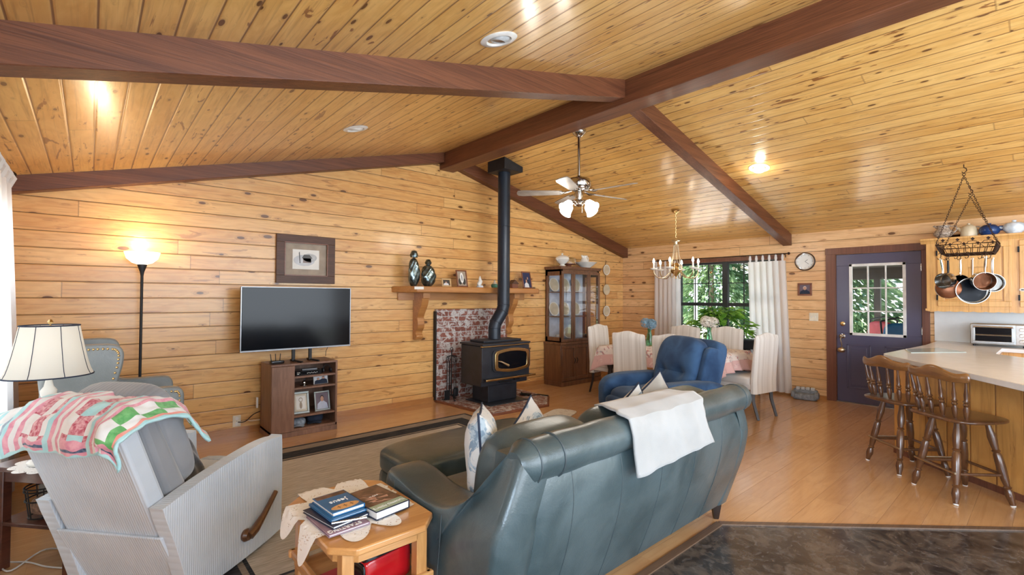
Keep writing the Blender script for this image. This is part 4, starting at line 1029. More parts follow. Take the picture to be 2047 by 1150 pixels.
def outlet(t):
    obj('plate', MB().box(-.037, -.006, -.058, .037, 0, .058), 'cream_plastic', t, bevel=.003)
    for z in (-.026, .026): obj('socket', MB().cyl((0, -.0062, z), (0, -.009, z), .017, n=16), 'paper', t)
    obj('screw', MB().cyl((0, -.006, 0), (0, -.008, 0), .004, n=8), 'screw_grey', t)
outlet(ol)
_c = (obj('power_cord', MB().tube(smooth_poly([(1.16, 5.555, .125), (1.22, 5.52, .13), (1.30, 5.53, .19), (1.40, 5.53, .22)], 5), .005, 6), 'ink_black', ol)); _c.matrix_parent_inverse = Matrix.Translation((-1.15, -YG, -.135))
_c = (obj('power_cord', MB().tube(smooth_poly([(1.24, 5.54, .14), (1.28, 5.52, .125), (1.42, 5.53, .125)], 5), .004, 6), 'white_cord', ol)); _c.matrix_parent_inverse = Matrix.Translation((-1.15, -YG, -.135))
_c = obj('power_cord', MB().tube([(2.07, 5.48, .90), (2.02, 5.48, .80), (2.02, 5.49, .74)], .003, 6), 'ink_black', tv); _c.matrix_parent_inverse = Matrix.Translation((-1.655, -5.26, -.735))
tag(obj('power_adapter', MB().at((1.325, 5.505, .31)).box(-.012, -.015, -.055, .006, .015, .055), 'white_paint', bevel=.004), 'white plastic strip at the back left edge of the brown stand', 'adapter')

# framed print above the television
def shed(m, iw, ih, b):
    m.box(-iw*.62, -.0066, b+ih*.2, iw*.62, -.0058, b+ih*.8, 1)
    ell(m, -.02, b+ih*.47, iw*.5, ih*.17, -.0070, 2); ell(m, .04, b+ih*.56, iw*.34, ih*.13, -.0072, 4)
    m.prism([(-iw*.14, b+ih*.40), (iw*.24, b+ih*.40), (iw*.24, b+ih*.55), (-iw*.14, b+ih*.55)], -.0078, -.0074, 1, 3)
    m.prism([(-iw*.20, b+ih*.54), (iw*.30, b+ih*.54), (iw*.16, b+ih*.65), (-iw*.10, b+ih*.65)], -.0082, -.0078, 1, 5)
    m.prism([(-iw*.30, b+ih*.38), (-iw*.26, b+ih*.38), (-iw*.30, b+ih*.74), (-iw*.34, b+ih*.70)], -.0082, -.0078, 1, 5)
pf = photo_frame('wide brown framed print of a small cabin hanging above the television', (1.815, YG-.001, 1.565), .635, .535, .085, 'frame_brown', 0, 0, pic_plain(['mat_taupe', 'paper', 'backdrop_light', 'cover_brown', 'stone_light', 'frame_dark'], shed), 'framed_print', 'framed print', depth=.035)
m = MB()
ring = [(-.235, .082, .235, .092), (-.235, .443, .235, .453), (-.235, .092, -.225, .443), (.225, .092, .235, .443)]
for q in ring: m.box(q[0], -.038, q[1], q[2], -.020, q[3])
obj('inner_lip', m, 'frame_red', pf, bevel=.002)

# ------------------------------------------------------------------ mantel, brick and hearth
mt = thing('mantel_shelf', 'long honey-stained wooden mantel shelf on two scrolled brackets', 'mantel shelf', (4.03, YG, 0))
mp = [(-1.16, 0), (-1.09, -.23), (-1.0, -.37), (1.10, -.37), (1.18, -.30), (1.20, 0)]
obj('shelf_board', MB().prism(mp, 1.475, 1.553, 2), 'mantel_oak', mt, bevel=.012)
obj('backing_board', MB().box(-1.08, -.03, 1.375, 1.12, 0, 1.475), 'mantel_oak', mt, bevel=.004)
def corbel(x):
    p = smooth_poly([(0, .86), (-.05, .855), (-.085, .875), (-.10, .91), (-.075, .935), (-.085, .97), (-.125, 1.02), (-.13, 1.08), (-.115, 1.15), (-.15, 1.22), (-.20, 1.29), (-.225, 1.35), (-.235, 1.40)], 4)+[(-.26, 1.40), (-.26, 1.475), (0, 1.475)]
    return MB().prism([(a, b) for a, b in p], x-.05, x+.05, 0)
for x in (-.80, .76): obj('bracket', corbel(x), 'mantel_oak', mt, bevel=.004, ang=50)
tag(obj('label_card', MB().box(2.985, 5.196-.004, 1.535-.022, 3.115, 5.199, 1.535+.012), 'paper', smooth=False), 'small white card on the front edge at the left end of the mantel', 'card')
br = thing('brick_surround', 'whitewashed red brick panel on the wall behind the stove', 'brick panel', (4.14, YG, 0))
obj('brick_face', MB().box(-.63, -.055, .037, .63, -.001, 1.25), 'brick_wall', br, smooth=False)
obj('edge_trim', MB().box(-.645, -.062, .03, -.630, 0, 1.225), 'matte_black', br, smooth=False)
ht = thing('hearth_pad', 'low brick hearth pad with reddish edge under the black stove', 'hearth', (4.15, 5.0, 0))
hp_ = [(3.505, YG-.02), (3.60, 4.43), (4.50, 4.36), (4.86, 4.70), (4.90, YG-.02)]
obj('brick_top', MB().prism([(x-4.15, y-5.0) for x, y in [(3.53, YG-.02), (3.625, 4.455), (4.49, 4.388), (4.835, 4.715), (4.875, YG-.02)]], .0, .036, 2), 'brick_hearth', ht, smooth=False)
obj('edge_trim', MB().prism([(x-4.15, y-5.0) for x, y in hp_], .0, .030, 2), 'frame_red', ht, bevel=.004)

# ------------------------------------------------------------------ wood stove and pipe
sv = thing('wood_stove', 'black wood stove on a pedestal with gold-trimmed arched glass door', 'wood stove', (4.14, 5.02, .036))
x0, x1, y0, y1 = -.42, .38, -.25, .22
obj('pedestal', MB().box(-.24, -.14, .012, .26, .2, .26), 'stove_black', sv, bevel=.006)
obj('floor_plate', MB().box(-.33, -.30, 0, .33, .24, .012), 'stove_black', sv, bevel=.004)
m = MB(); m.box(x0, y0+.03, .24, x1, y1, .76); obj('firebox', m, 'stove_black', sv, bevel=.012)
obj('top_plate', MB().box(x0-.015, y0-.02, .762, x1+.015, y1+.01, .785), 'stove_black', sv, bevel=.004)
obj('top_trim', MB().box(x0-.006, y0-.008, .745, x1+.006, y0+.04, .760), 'brass', sv, bevel=.004)
obj('front_panel', MB().box(x0-.01, y0, .30, x1+.01, y0+.04, .74), 'stove_black', sv, bevel=.006)
obj('upper_heat_plate', MB().box(-.30, -.12, .787, .36, .18, .815), 'stove_black', sv, bevel=.006)
def arch(hw, hh, k=1.0):
    pts = []
    for i in range(9): t = -1+i/4; pts.append((hw*t*.93, hh*(1-.22*t*t)))
    pts += [(hw, hh*.55), (hw*1.0, -hh*.55)]
    for i in range(9): t = 1-i/4; pts.append((hw*t*.93, -hh*(1-.22*t*t)))
    pts += [(-hw, -hh*.55), (-hw, hh*.55)]; return pts
dc = (.06, .56)
o_ = arch(.30, .155); i_ = arch(.252, .118)
m = MB(); n = len(o_)
vs = [(dc[0]+p[0], y0-.035, dc[1]+p[1]) for p in o_]+[(dc[0]+p[0], y0-.035, dc[1]+p[1]) for p in i_]+[(dc[0]+p[0], y0, dc[1]+p[1]) for p in o_]+[(dc[0]+p[0], y0-.005, dc[1]+p[1]) for p in i_]
fs = []
for i in range(n):
    j = (i+1) % n; fs += [(i, n+i, n+j, j), (i, j, 2*n+j, 2*n+i), (n+i, 3*n+i, 3*n+j, n+j)]
m.add(vs, fs)
dd = obj('door', MB().prism([(dc[0]+p[0]*1.10, dc[1]+p[1]*1.12) for p in o_], y0-.018, y0, 1), 'stove_black', sv, bevel=.004)
obj('gold_rim', m, 'brass', dd, bevel=.003)
obj('glass', MB().prism([(dc[0]+p[0], dc[1]+p[1]) for p in i_], y0-.026, y0-.022, 1), 'stove_glass' if False else 'screen_black', dd, smooth=False)
obj('handle', MB().tube([(-.19, y0-.04, .56), (-.17, y0-.075, .555), (-.06, y0-.09, .50)], [.008, .010, .015], 10), 'champagne', dd)
obj('ash_lip', MB().prism([(-.43, y0-.10), (.40, y0-.10), (.37, y0), (-.40, y0)], .335, .350, 2), 'stove_black', sv, bevel=.003)
obj('ash_lip_trim', MB().box(-.44, y0-.108, .330, .41, y0-.098, .352), 'brass', sv, bevel=.003)
obj('air_control', MB().cyl((-.17, y0-.03, .29), (.02, y0-.05, .29), .008, n=8).box(.10, y0-.03, .29, .18, y0-.0, .31), 'black_iron', sv)
obj('latch', MB().tube([(.33, y0-.02, .27), (.36, y0-.05, .26)], .007, 8), 'brass', sv)
fp = thing('stove_pipe', 'tall dark stove pipe with an elbow rising from the stove to ceiling', 'stove pipe', (4.13, 5.05, .80))
a, b = Vector((4.14-4.13, .0, 0)), Vector((4.275-4.13, 5.02-5.05, 0))
pth = [(a.x, 0, .01), (a.x, 0, .20), (a.x+.02, 0, .27), (b.x-.03, b.y, .42), (b.x, b.y, .50), (b.x, b.y, 2.45)]
obj('pipe', MB().tube(pth, .085, 28), 'flue_black', fp, ang=60)
m = MB()
for p, q in (((a.x, 0, .20), (0, 0, 1)), ((a.x+.02, 0, .27), (.6, 0, 1)), ((b.x-.03, b.y, .42), (.6, 0, 1)), ((b.x, b.y, .52), (0, 0, 1)), ((b.x, b.y, 1.6), (0, 0, 1))):
    m.lathe([(.085, -.006), (.0885, -.003), (.0885, .003), (.085, .006)], p, 28, axis=q)
obj('pipe_seam', m, 'flue_black', fp)
obj('smoke_collar', MB().lathe([(.098, 0), (.102, .004), (.102, .03), (.090, .04)], (a.x, 0, .016), 28), 'stove_black', fp)
cb = thing('ceiling_support_box', 'square black ceiling box where the stove pipe meets the boards', 'ceiling box', (4.275, 5.00, 3.30))
def slopez(x): return zc(4.275+x)-3.30
m = MB(); k = .165
vs = [(sx*k, sy*k*1.1, -.16) for sx, sy in ((-1, -1), (1, -1), (1, 1), (-1, 1))]+[(sx*k, sy*k*1.1, slopez(sx*k)-.004) for sx, sy in ((-1, -1), (1, -1), (1, 1), (-1, 1))]
m.add(vs, [(3, 2, 1, 0), (4, 5, 6, 7), (0, 1, 5, 4), (1, 2, 6, 5), (2, 3, 7, 6), (3, 0, 4, 7)])
obj('box', m, 'matte_black', cb, bevel=.003)
# fire tools
ft = thing('fireplace_tools', 'black wrought iron fireplace tool set standing left of the stove', 'fireplace tools', (3.66, 5.37, .036))
m = MB()
for k in range(3): a = k*2*pi/3+.4; m.tube([(0, 0, .07), (.05*cos(a), .05*sin(a), .06), (.10*cos(a), .10*sin(a), .0), (.12*cos(a), .12*sin(a), .012)], .007, 8)
m.cyl((0, 0, .06), (0, 0, .66), .008, n=10); m.tube([(-.075, 0, .58), (0, 0, .60), (.075, 0, .58)], .006, 8); m.tube([(0, -.06, .58), (0, 0, .60), (0, .06, .58)], .006, 8)
m.tube([(.018*cos(t*pi/8), 0, .685+.022*sin(t*pi/8)) for t in range(16)], .005, 6, closed=True)
obj('stand', m, 'black_iron', ft)
def tool(x, y, kind):
    m = MB(); m.cyl((x, y, .10), (x, y, .50), .005, n=8)
    for s_ in (-1, 1): m.tube([(x, y, .50), (x+s_*.014, y, .53), (x+s_*.012, y, .57), (x, y, .59)], .004, 6)
    if kind == 'shovel': m.at((x, y, .11)).box(-.04, -.006, -.10, .04, .0, .03).at()
    if kind == 'brush': m.rbox((x, y, .10), (.035, .022, .06), 4, 5)
    if kind == 'poker': m.tube([(x, y, .10), (x, y, .02), (x+.02, y, .05)], .005, 6)
    if kind == 'tongs': m.cyl((x+.012, y, .05), (x+.012, y, .5), .004, n=6)
    return m
for x, y, k in ((-.07, 0, 'shovel'), (.07, 0, 'brush'), (0, -.06, 'poker'), (0, .055, 'tongs')): obj(k, tool(x, y, k), 'black_iron', ft)
shv = thing('ash_shovel', 'small black ash shovel lying on the brick hearth right of the stove', 'shovel', (4.67, 4.86, .038), R_(-62))
obj('pan', MB().grid(lambda u, v: ((v-.5)*.16-.10, (u-.5)*.10, .004+.02*(2*u-1)**2+.012*(v < .15)), 8, 6), 'black_iron', shv, solid=.002)
obj('handle', MB().tube([(-.02, 0, .006), (.10, 0, .028), (.24, 0, .02)], [.005, .007, .009], 8), 'black_iron', shv)
mat_ = obj('floor_mat', MB().rbox((0, 0, .006), (.28, .16, .006), 4, 6), 'mat_floral'); mat_.location = (4.28, 3.98, 0); mat_.rotation_euler = (0, 0, R_(20))
tag(mat_, 'pale patterned floor mat in front of the brick hearth', 'mat')

# ------------------------------------------------------------------ things on the mantel
MZ = 1.554
def sculpture(label, x, y, h, w, name='sculpture'):
    t = thing(name, label, 'sculpture', (x, y, MZ), 0, None)
    def f(u, v):
        a = 2*pi*u; prof = sin(pi*min(1, v*1.02))**.62*(1-.15*v); r = w/2*(.42+.62*prof)*(1 if v < .97 else .6)
        r *= 1+.10*sin(a*3+v*6)+.05*sin(a*7-v*15)
        return (r*cos(a), r*sin(a)*.7, h*.78*v)
    obj('robed_body', MB().grid(f, 36, 28, closed_u=True), 'bronze', t, ang=180)
    obj('head', MB().sph((0, 0, h*.87), h*.085 if h > .4 else h*.11, 12), 'bronze', t)
    obj('halo_hood', MB().lathe([(h*.10, h*.80), (h*.115 if h > .4 else h*.13, h*.87), (h*.07, h*.985), (0, h)], n=16), 'bronze', t); return t
sculpture('tall slender dark metallic figure sculpture at the left end of the mantel', 3.07, 5.36, .455, .15)
sculpture('shorter plump dark metallic figure sculpture beside the tall one', 3.285, 5.37, .355, .20)
photo_frame('small blond wood frame with a baby photo on the mantel', (3.57, 5.37, MZ), .155, .115, .022, 'frame_blond', R_(10), R_(3), pic_people('frame_dark', [(-.1, .55, .9, 2)]))
photo_frame('tall brown frame with an oval white cutout on the mantel', (3.825, 5.36, MZ), .185, .24, .018, 'frame_red', R_(11), R_(4), pic_plain(['mat_taupe', 'paper', 'frame_dark', 'stone_grey'], lambda m, iw, ih, b: (ell(m, -iw*.45, b+ih*.3, iw*.4, ih*.22, -.0062, 2), ell(m, iw*.45, b+ih*.3, iw*.4, ih*.22, -.0062, 2), ell(m, 0, b+ih*.55, iw*.42, ih*.36, -.0068, 1), ell(m, 0, b+ih*.55, iw*.14, ih*.22, -.0074, 3))), depth=.014)
fg = thing('figurine', 'white porcelain bird figurine in the middle of the mantel', 'figurine', (4.13, 5.37, MZ))
obj('base', MB().lathe([(0, 0), (.05, 0), (.052, .012), (.04, .03), (0, .035)], n=18), 'porcelain_blue', fg)
obj('bird', MB().tube([(-.035, 0, .035), (-.01, 0, .055), (.012, 0, .09), (.0, 0, .13), (.004, 0, .165)], [.02, .034, .030, .018, .004], 12), 'porcelain', fg)
gn = thing('trinket_dish', 'small green and white lidded trinket just left of the stove pipe', 'figurine', (4.40, 5.37, MZ))
obj('body', MB().lathe([(0, 0), (.04, 0), (.052, .02), (.05, .05), (.03, .062), (0, .065)], n=18), 'green_glass_dark', gn)
obj('lid', MB().lathe([(.045, .045), (.03, .068), (.012, .085), (.014, .10), (0, .115)], n=16), 'porcelain', gn)
bh = thing('birdhouse', 'small brown wooden birdhouse on the mantel right of the stove pipe', 'birdhouse', (4.775, 5.38, MZ))
obj('house', MB().box(-.055, -.04, 0, .055, .04, .07), 'frame_red', bh, bevel=.002)
obj('roof', MB().prism([(-.07, .065), (.07, .065), (0, .13)], -.05, .05, 1), 'frame_brown', bh, bevel=.002)
obj('twig', MB().tube([(0, 0, .12), (.02, -.01, .15), (.055, -.02, .145)], .003, 5).tube([(.02, -.01, .15), (.03, -.01, .17)], .002, 5), 'frame_brown', bh)
photo_frame('dark red framed photo of two people at the right end of the mantel', (5.04, 5.35, MZ), .205, .265, .016, 'frame_red', R_(11), R_(6), pic_people('backdrop_navy', [(.25, .62, .55, 1), (-.15, .42, .7, 2)]), depth=.014)

# ------------------------------------------------------------------ hutch
hu = thing('china_hutch', 'dark brown china hutch with glass upper doors and three lower doors', 'china cabinet', (6.12, 5.37, 0))
HX, HD = .51, .185
m = MB(); m.box(-HX, -HD-.015, .0, HX, HD, .07); obj('plinth', m, 'hutch_wood', hu, bevel=.004)
obj('lower_body', MB().box(-HX, -HD, .07, HX, HD, .66), 'hutch_wood', hu, bevel=.003)
obj('waist_moulding', MB().box(-HX-.012, -HD-.02, .66, HX+.012, HD, .70), 'hutch_wood', hu, bevel=.006)
def framed(x0, x1, y, z0, z1, f, th=.02):
    m = MB(); m.box(x0, y-th, z0, x1, y, z0+f); m.box(x0, y-th, z1-f, x1, y, z1); m.box(x0, y-th, z0+f, x0+f, y, z1-f); m.box(x1-f, y-th, z0+f, x1, y, z1-f); return m
for k in range(3):
    x0 = -HX+.012+k*.332; d = obj('lower_door', framed(x0, x0+.325, -HD, .09, .645, .045).box(x0+.045, -HD-.008, .135, x0+.28, -HD, .60), 'hutch_wood', hu, bevel=.003)
    obj('door_pull', MB().tube([(x0+(.30 if k == 0 else .025), -HD-.02, .44), (x0+(.30 if k == 0 else .025), -HD-.04, .41), (x0+(.30 if k == 0 else .025), -HD-.02, .35)], .006, 8), 'black_iron', d)
# upper case (open box with glazed sides)
m = MB(); u0, u1, uz0, uz1 = -HX+.03, HX-.03, .70, 1.875
m.box(u0, HD-.012, uz0, u1, HD, uz1); m.box(u0, -HD+.02, uz1-.035, u1, HD, uz1); m.box(u0, -HD+.02, uz0, u1, HD, uz0+.02)
for x in (u0, u1-.04):
    m.box(x, -HD+.02, uz0, x+.04, -HD+.055, uz1); m.box(x, HD-.05, uz0, x+.04, HD, uz1)
for x in (u0, u1-.018): m.box(x, -HD+.02, uz0, x+.018, HD, uz0+.08); m.box(x, -HD+.02, uz1-.10, x+.018, HD, uz1)
obj('upper_case', m, 'hutch_wood', hu, bevel=.002)
plain('hutch_back', (.60, .63, .70), .7)
obj('back_lining', MB().box(u0+.02, HD-.016, uz0+.02, u1-.02, HD-.0125, uz1-.03), 'hutch_back', hu, smooth=False)
obj('cornice', MB().box(u0-.018, -HD, uz1, u1+.018, HD, 1.905).box(u0-.03, -HD-.012, 1.895, u1+.03, HD, 1.925), 'hutch_wood', hu, bevel=.005)
for z in (1.10, 1.50): obj('glass_shelf', MB().box(u0+.02, -HD+.06, z, u1-.02, HD-.02, z+.012), 'hutch_wood', hu, smooth=False)
for x0, x1 in ((u0+.0, u0+.275), (u0+.28, u0+.665), (u0+.67, u1)):
    d = obj('glass_door', framed(x0, x1, -HD+.022, uz0+.005, uz1-.03, .042, .022), 'hutch_wood', hu, bevel=.003)
    obj('pane', MB().box(x0+.04, -HD+.008, uz0+.045, x1-.04, -HD+.011, uz1-.07), 'cabinet_glass', d, smooth=False)
for x in (u0+.004, u1-.008): obj('side_pane', MB().box(x, -HD+.06, uz0+.08, x+.003, HD-.05, uz1-.10), 'cabinet_glass', hu, smooth=False)
def plate_obj(label, loc, r, tilt, rz, mat='porcelain', group=None, sy=1.0, name='plate'):
    t = thing(name, label, 'plate', loc, 0, group, rot=(R_(90)-tilt, 0, rz))
    obj('dish', MB().lathe([(0, 0), (r*.55, 0), (r*.62, .006), (r, .014), (r*.99, .017), (r*.6, .010), (0, .004)], n=30, sy=sy), mat, t)
    obj('rim_pattern', MB().lathe([(r*.72, .0105), (r*.78, .0140), (r*.84, .0148)], n=30, sy=sy), 'stoneware', t)
    obj('center_pattern', MB().lathe([(r*.30, .0049), (r*.36, .0060), (r*.40, .0052)], n=24, sy=sy), 'hydrangea_blue', t); return t
Y0 = 5.37
yy = Y0+HD-.05
for i, (x, z, r, txt) in enumerate([(5.76, 1.512, .12, 'left on the top shelf inside the hutch'), (6.02, 1.512, .125, 'second on the top shelf inside the hutch'), (6.30, 1.512, .125, 'third on the top shelf inside the hutch'),
        (5.76, 1.112, .12, 'left on the middle shelf inside the hutch'), (6.02, 1.112, .12, 'second on the middle shelf inside the hutch'), (6.30, 1.112, .12, 'third on the middle shelf inside the hutch')]):
    plate_obj('cream patterned plate standing '+txt, (x, yy-.02, z+r*.97), r, R_(12), 0, group='plates standing in the hutch')
plate_obj('cream oval platter standing on the hutch floor in the middle', (6.12, yy-.03, .722+.10), .15, R_(14), 0, sy=.66, name='platter')
bw = thing('gravy_boat', 'white porcelain boat on the hutch floor at its left side', 'dish', (5.76, 5.34, .722))
obj('bowl', MB().lathe([(0, 0), (.03, 0), (.035, .01), (.075, .05), (.09, .09), (.086, .09), (.07, .05), (0, .02)], n=20, sy=.6), 'porcelain', bw); obj('spout', MB().tube([(.06, 0, .06), (.10, 0, .11), (.12, 0, .15)], [.03, .02, .008], 8), 'porcelain', bw)
# on top of the hutch
HT = 1.926
tr = thing('tureen', 'white footed lidded tureen on the left of the hutch top', 'tureen', (5.80, 5.33, HT))
obj('bowl', MB().lathe([(0, 0), (.055, 0), (.05, .015), (.035, .035), (.085, .075), (.115, .12), (.112, .14), (0, .14)], n=28), 'porcelain', tr)
obj('lid', MB().lathe([(.112, .14), (.105, .155), (.06, .18), (.015, .19), (.012, .20), (.02, .215), (0, .225)], n=28), 'porcelain', tr)
for s_ in (-1, 1): obj('handle', MB().tube([(s_*.105, 0, .13), (s_*.14, 0, .125), (s_*.13, 0, .10), (s_*.10, 0, .10)], .007, 8), 'porcelain', tr)
kb = thing('cake_dome', 'clear glass cake dome on a wooden stand, middle of the hutch top', 'cake dome', (6.06, 5.42, HT))
obj('stand', MB().lathe([(0, 0), (.06, 0), (.04, .02), (.05, .045), (.13, .055), (.13, .065), (0, .065)], n=24), 'frame_red', kb)
obj('dome', MB().lathe([(.12, .066), (.122, .10), (.115, .15), (.08, .17), (.015, .175), (.018, .20), (0, .205)], n=28), 'clear_pane', kb)
wb_ = thing('wash_basin', 'wide white basin on the right of the hutch top holding a pitcher', 'basin', (6.40, 5.33, HT))
obj('bowl', MB().lathe([(0, 0), (.07, 0), (.075, .012), (.12, .04), (.175, .085), (.19, .095), (.185, .10), (.165, .085), (.10, .035), (0, .02)], n=32), 'porcelain', wb_)
pt = thing('pitcher', 'white pitcher standing in the wide basin on top of the hutch', 'pitcher', (6.36, 5.33, HT+.022))
def pitcher_parts(t, mat, s=1.0, spout=True):
    obj('body', MB().lathe([(0, 0), (.045*s, 0), (.05*s, .01*s), (.078*s, .05*s), (.08*s, .085*s), (.055*s, .13*s), (.046*s, .16*s), (.056*s, .19*s), (.052*s, .19*s), (.04*s, .16*s), (0, .12*s)], n=24), mat, t)
    obj('handle', MB().tube([(.05*s, 0, .175*s), (.095*s, 0, .17*s), (.105*s, 0, .12*s), (.078*s, 0, .07*s)], .008*s, 8), mat, t)
    obj('spout', MB().tube([(-.04*s, 0, .165*s), (-.075*s, 0, .195*s)], [.022*s, .010*s], 8), mat, t)
pitcher_parts(pt, 'porcelain', 1.0)
# plate hanger on the wall right of the hutch
hg = thing('plate_hanger', 'thin iron plate hanger strip on the wall right of the hutch', 'plate hanger', (7.245, YG-.004, 1.52))
obj('strip', MB().tube([(0, -.006, .55), (0, -.006, -.42)], .004, 6).tube([(0, -.006, -.42), (.02, -.006, -.47), (0, -.006, -.50), (-.02, -.006, -.47)], .004, 6).tube([(0, -.006, .55), (.02, -.006, .58), (0, -.006, .60)], .004, 6), 'black_iron', hg)
for z, mt_, txt in ((1.94, 'porcelain', 'top white plate with heart on the iron wall hanger'), (1.57, 'stoneware', 'middle gold patterned plate on the iron wall hanger'), (1.17, 'porcelain', 'bottom white plate with heart on the iron wall hanger')):
    t = plate_obj(txt, (7.245, YG-.020, z), .10, 0, 0, mt_, name='wall_plate')
    if mt_ == 'porcelain': obj('heart_mark', MB().tube([(.0, -.03, .009), (-.03, .0, .009), (-.018, .02, .009), (0, .005, .009), (.018, .02, .009), (.03, 0, .009)], .0025, 5, closed=True), 'navy_cloth', t)
    else: obj('leaf_mark', MB().lathe([(0, .004), (.05, .0065), (.055, .005)], n=12, sy=.6), 'leaf_dark', t)

# ------------------------------------------------------------------ dining table, chairs, vases
TX, TY = 5.85, 3.40
dt = thing('dining_table', 'dark wooden dining table mostly hidden by its patterned cloth', 'dining table', (TX, TY, 0))
obj('tabletop', MB().box(-.50, -.80, .715, .50, .80, .745), 'dark_leg', dt, bevel=.006)
obj('apron', MB().box(-.42, -.72, .63, .42, .72, .715), 'dark_leg', dt)
for x in (-.40, .40):
    for y in (-.70, .70): obj('leg', MB().lathe([(.022, 0), (.03, .05), (.038, .35), (.03, .42), (.045, .48), (.045, .63)], (x, y, 0), 14), 'dark_leg', dt)
def cloth_pt(u, v):
    a = 2*pi*u; c, s_ = cos(a), sin(a); k = 1/max(abs(c), abs(s_)); dx, dy = c*k, s_*k
    hx, hy = .51, .81; 
    if v <= .5: return (TX+dx*hx*v*2, TY+dy*hy*v*2, .7475)
    t = (v-.5)*2; corner = min(1, abs(dx*dy))**4
    drop = (.20+.16*corner)*t; out = .02+.05*t+.03*t*sin(a*16)*(1-corner)+.06*t*corner
    nx = dx/ max(abs(dx), abs(dy)) if abs(dx) >= abs(dy) else 0; ny = dy if abs(dy) > abs(dx) else 0
    if corner > .2: nx, ny = dx*.7, dy*.7
    return (TX+dx*hx+nx*out, TY+dy*hy+ny*out, .7475-drop-.004*t*sin(a*9))
def cm_(i, j): return 1 if j > 13 else 0
tag(obj('tablecloth', MB().grid(cloth_pt, 160, 20, cm_, closed_u=True), ['cloth_floral', 'cloth_pink'], solid=.003, ang=80), 'rose and white floral tablecloth hanging over the dining table edges', 'tablecloth')
def make_chair(label, loc, rz):
    t = thing('dining_chair', label, 'dining chair', loc, rz, None)      # faces local +y, back at -y
    hw = .235
    # upholstered camel back: one surface front+back
    def sec(u, v):
        a = 2*u-1; top = .985+.030*(.5+.5*cos(min(1, abs(a)/.78)*pi))-.012*max(0, (abs(a)-.86)/.14)**2
        return a, top
    m = MB(); nu, nv = 20, 14
    def bp(u, v, side):
        a, top = sec(u, v); z = .30+(top-.30)*v; lean = -.235-.10*max(0, (z-.45))*.9
        th = .042*(1-.35*v); edge = max(0, (abs(a)-.86)/.14); th2 = th*sqrt(max(0, 1-edge**2*.9)); tz = max(0, (v-.93)/.07); th2 *= sqrt(max(.02, 1-tz**2*.9))
        return (a*hw, lean+side*th2, z)
    m.grid(lambda u, v: bp(u, v, -1), nu, nv); m.grid(lambda u, v: bp(1-u, v, 1), nu, nv)
    for u in (0, 1): m.grid(lambda p, v, u=u: tuple(Vector(bp(u, v, -1)).lerp(Vector(bp(u, v, 1)), p if u == 1 else 1-p)), 2, nv)
    m.grid(lambda u, p: tuple(Vector(bp(u, 1, -1)).lerp(Vector(bp(u, 1, 1)), p)), nu, 2)
    obj('backrest', m, 'chair_stripe', t, ang=70)
    obj('seat', MB().rbox((0, .02, .44), (.24, .245, .055), 6, 8), 'chair_stripe', t)
    obj('seat_frame', MB().box(-.225, -.22, .34, .225, .25, .41), 'chair_stripe', t, bevel=.012)
    for x in (-.19, .19):
        obj('leg', MB().at((x, 0, 0)).tube([(0, .22, .345), (0, .22, .0)], [.026, .016], 4).at(), 'dark_leg', t)
        obj('leg', MB().at((x, 0, 0)).tube([(0, -.215, .345), (0, -.225, .20), (0, -.285, .0)], [.026, .022, .018], 4).at(), 'dark_leg', t)
    return t
ch = make_chair('striped cream dining chair seen from behind, nearest the china hutch of the two near backs', (5.22, 3.45, 0), R_(-90))
D = [((5.20, 2.87, 0), -90, 'striped cream dining chair seen from behind, partly hidden by the blue recliner'),
     ((6.45, 3.68, 0), 90, 'striped cream dining chair on the window side, left of the white flowers'),
     ((6.62, 3.13, 0), 90, 'striped cream dining chair on the window side, right of the white flowers'),
     ((5.86, 4.36, 0), 180, 'striped cream dining chair at the far end of the table by the hutch'),
     ((6.08, 2.54, 0), -9, 'striped cream dining chair at the near end of the table, legs in view')]
for l, a, txt in D: dup(ch, l, R_(a), txt)
def vase(label, x, y, flower, s=1.0, ang=0, h=.24, z=.749):
    t = thing('flower_vase', label, 'vase of flowers', (x, y, z))
    obj('vase', MB().lathe([(0, 0), (.048*s, 0), (.052*s, .01), (.054*s, h*.25), (.036*s, h*.6), (.022*s, h*.85), (.03*s, h), (.026*s, h), (.018*s, h*.85), (.03*s, h*.6), (.046*s, h*.25), (.04*s, .015), (0, .012)], n=24), 'green_glass', t)
    r = random.Random(int(x*100)); m = MB(); ms = MB()
    for k in range(3): a = k*2.1; ms.tube([(0, 0, .03), (.012*cos(a), .012*sin(a), h), (.05*cos(a), .05*sin(a), h+.05)], .004, 5)
    obj('stem', ms, 'leaf_dark', t)
    for k in range(3 if flower == 'hydrangea_white' else 3):
        a = k*2.1+ang; c = Vector((.052*cos(a), .052*sin(a), h+.065+.015*(k == 1)))
        m2 = MB()
        for q in range(120):
            d = Vector((r.gauss(0, 1), r.gauss(0, 1), r.gauss(0, 1)+.2)).normalized(); p = c+d*(.058+.012*r.random()); X, Y = frame_of(d)
            for w in range(4):
                b = w*pi/2+q; e1 = X*cos(b)+Y*sin(b); e2 = X*cos(b+.8)+Y*sin(b+.8); e3 = X*cos(b+.4)+Y*sin(b+.4)
                m2.add([p, p+e1*.013+d*.002, p+e3*.020+d*.006, p+e2*.013+d*.002], [(0, 1, 2, 3)])
        obj('flower_head', m2, flower, t, smooth=False)
    return t
vase('green glass vase with blue hydrangeas on the far half of the dining table', 5.86, 3.74, 'hydrangea_blue')
vase('tall green glass vase with cream hydrangeas on the near half of the dining table', 6.02, 2.96, 'hydrangea_white', 1.05, .6, .29)
bskt = thing('table_centerpiece', 'small brown floral bundle at the far end of the dining table', 'centerpiece', (5.62, 3.98, .749))
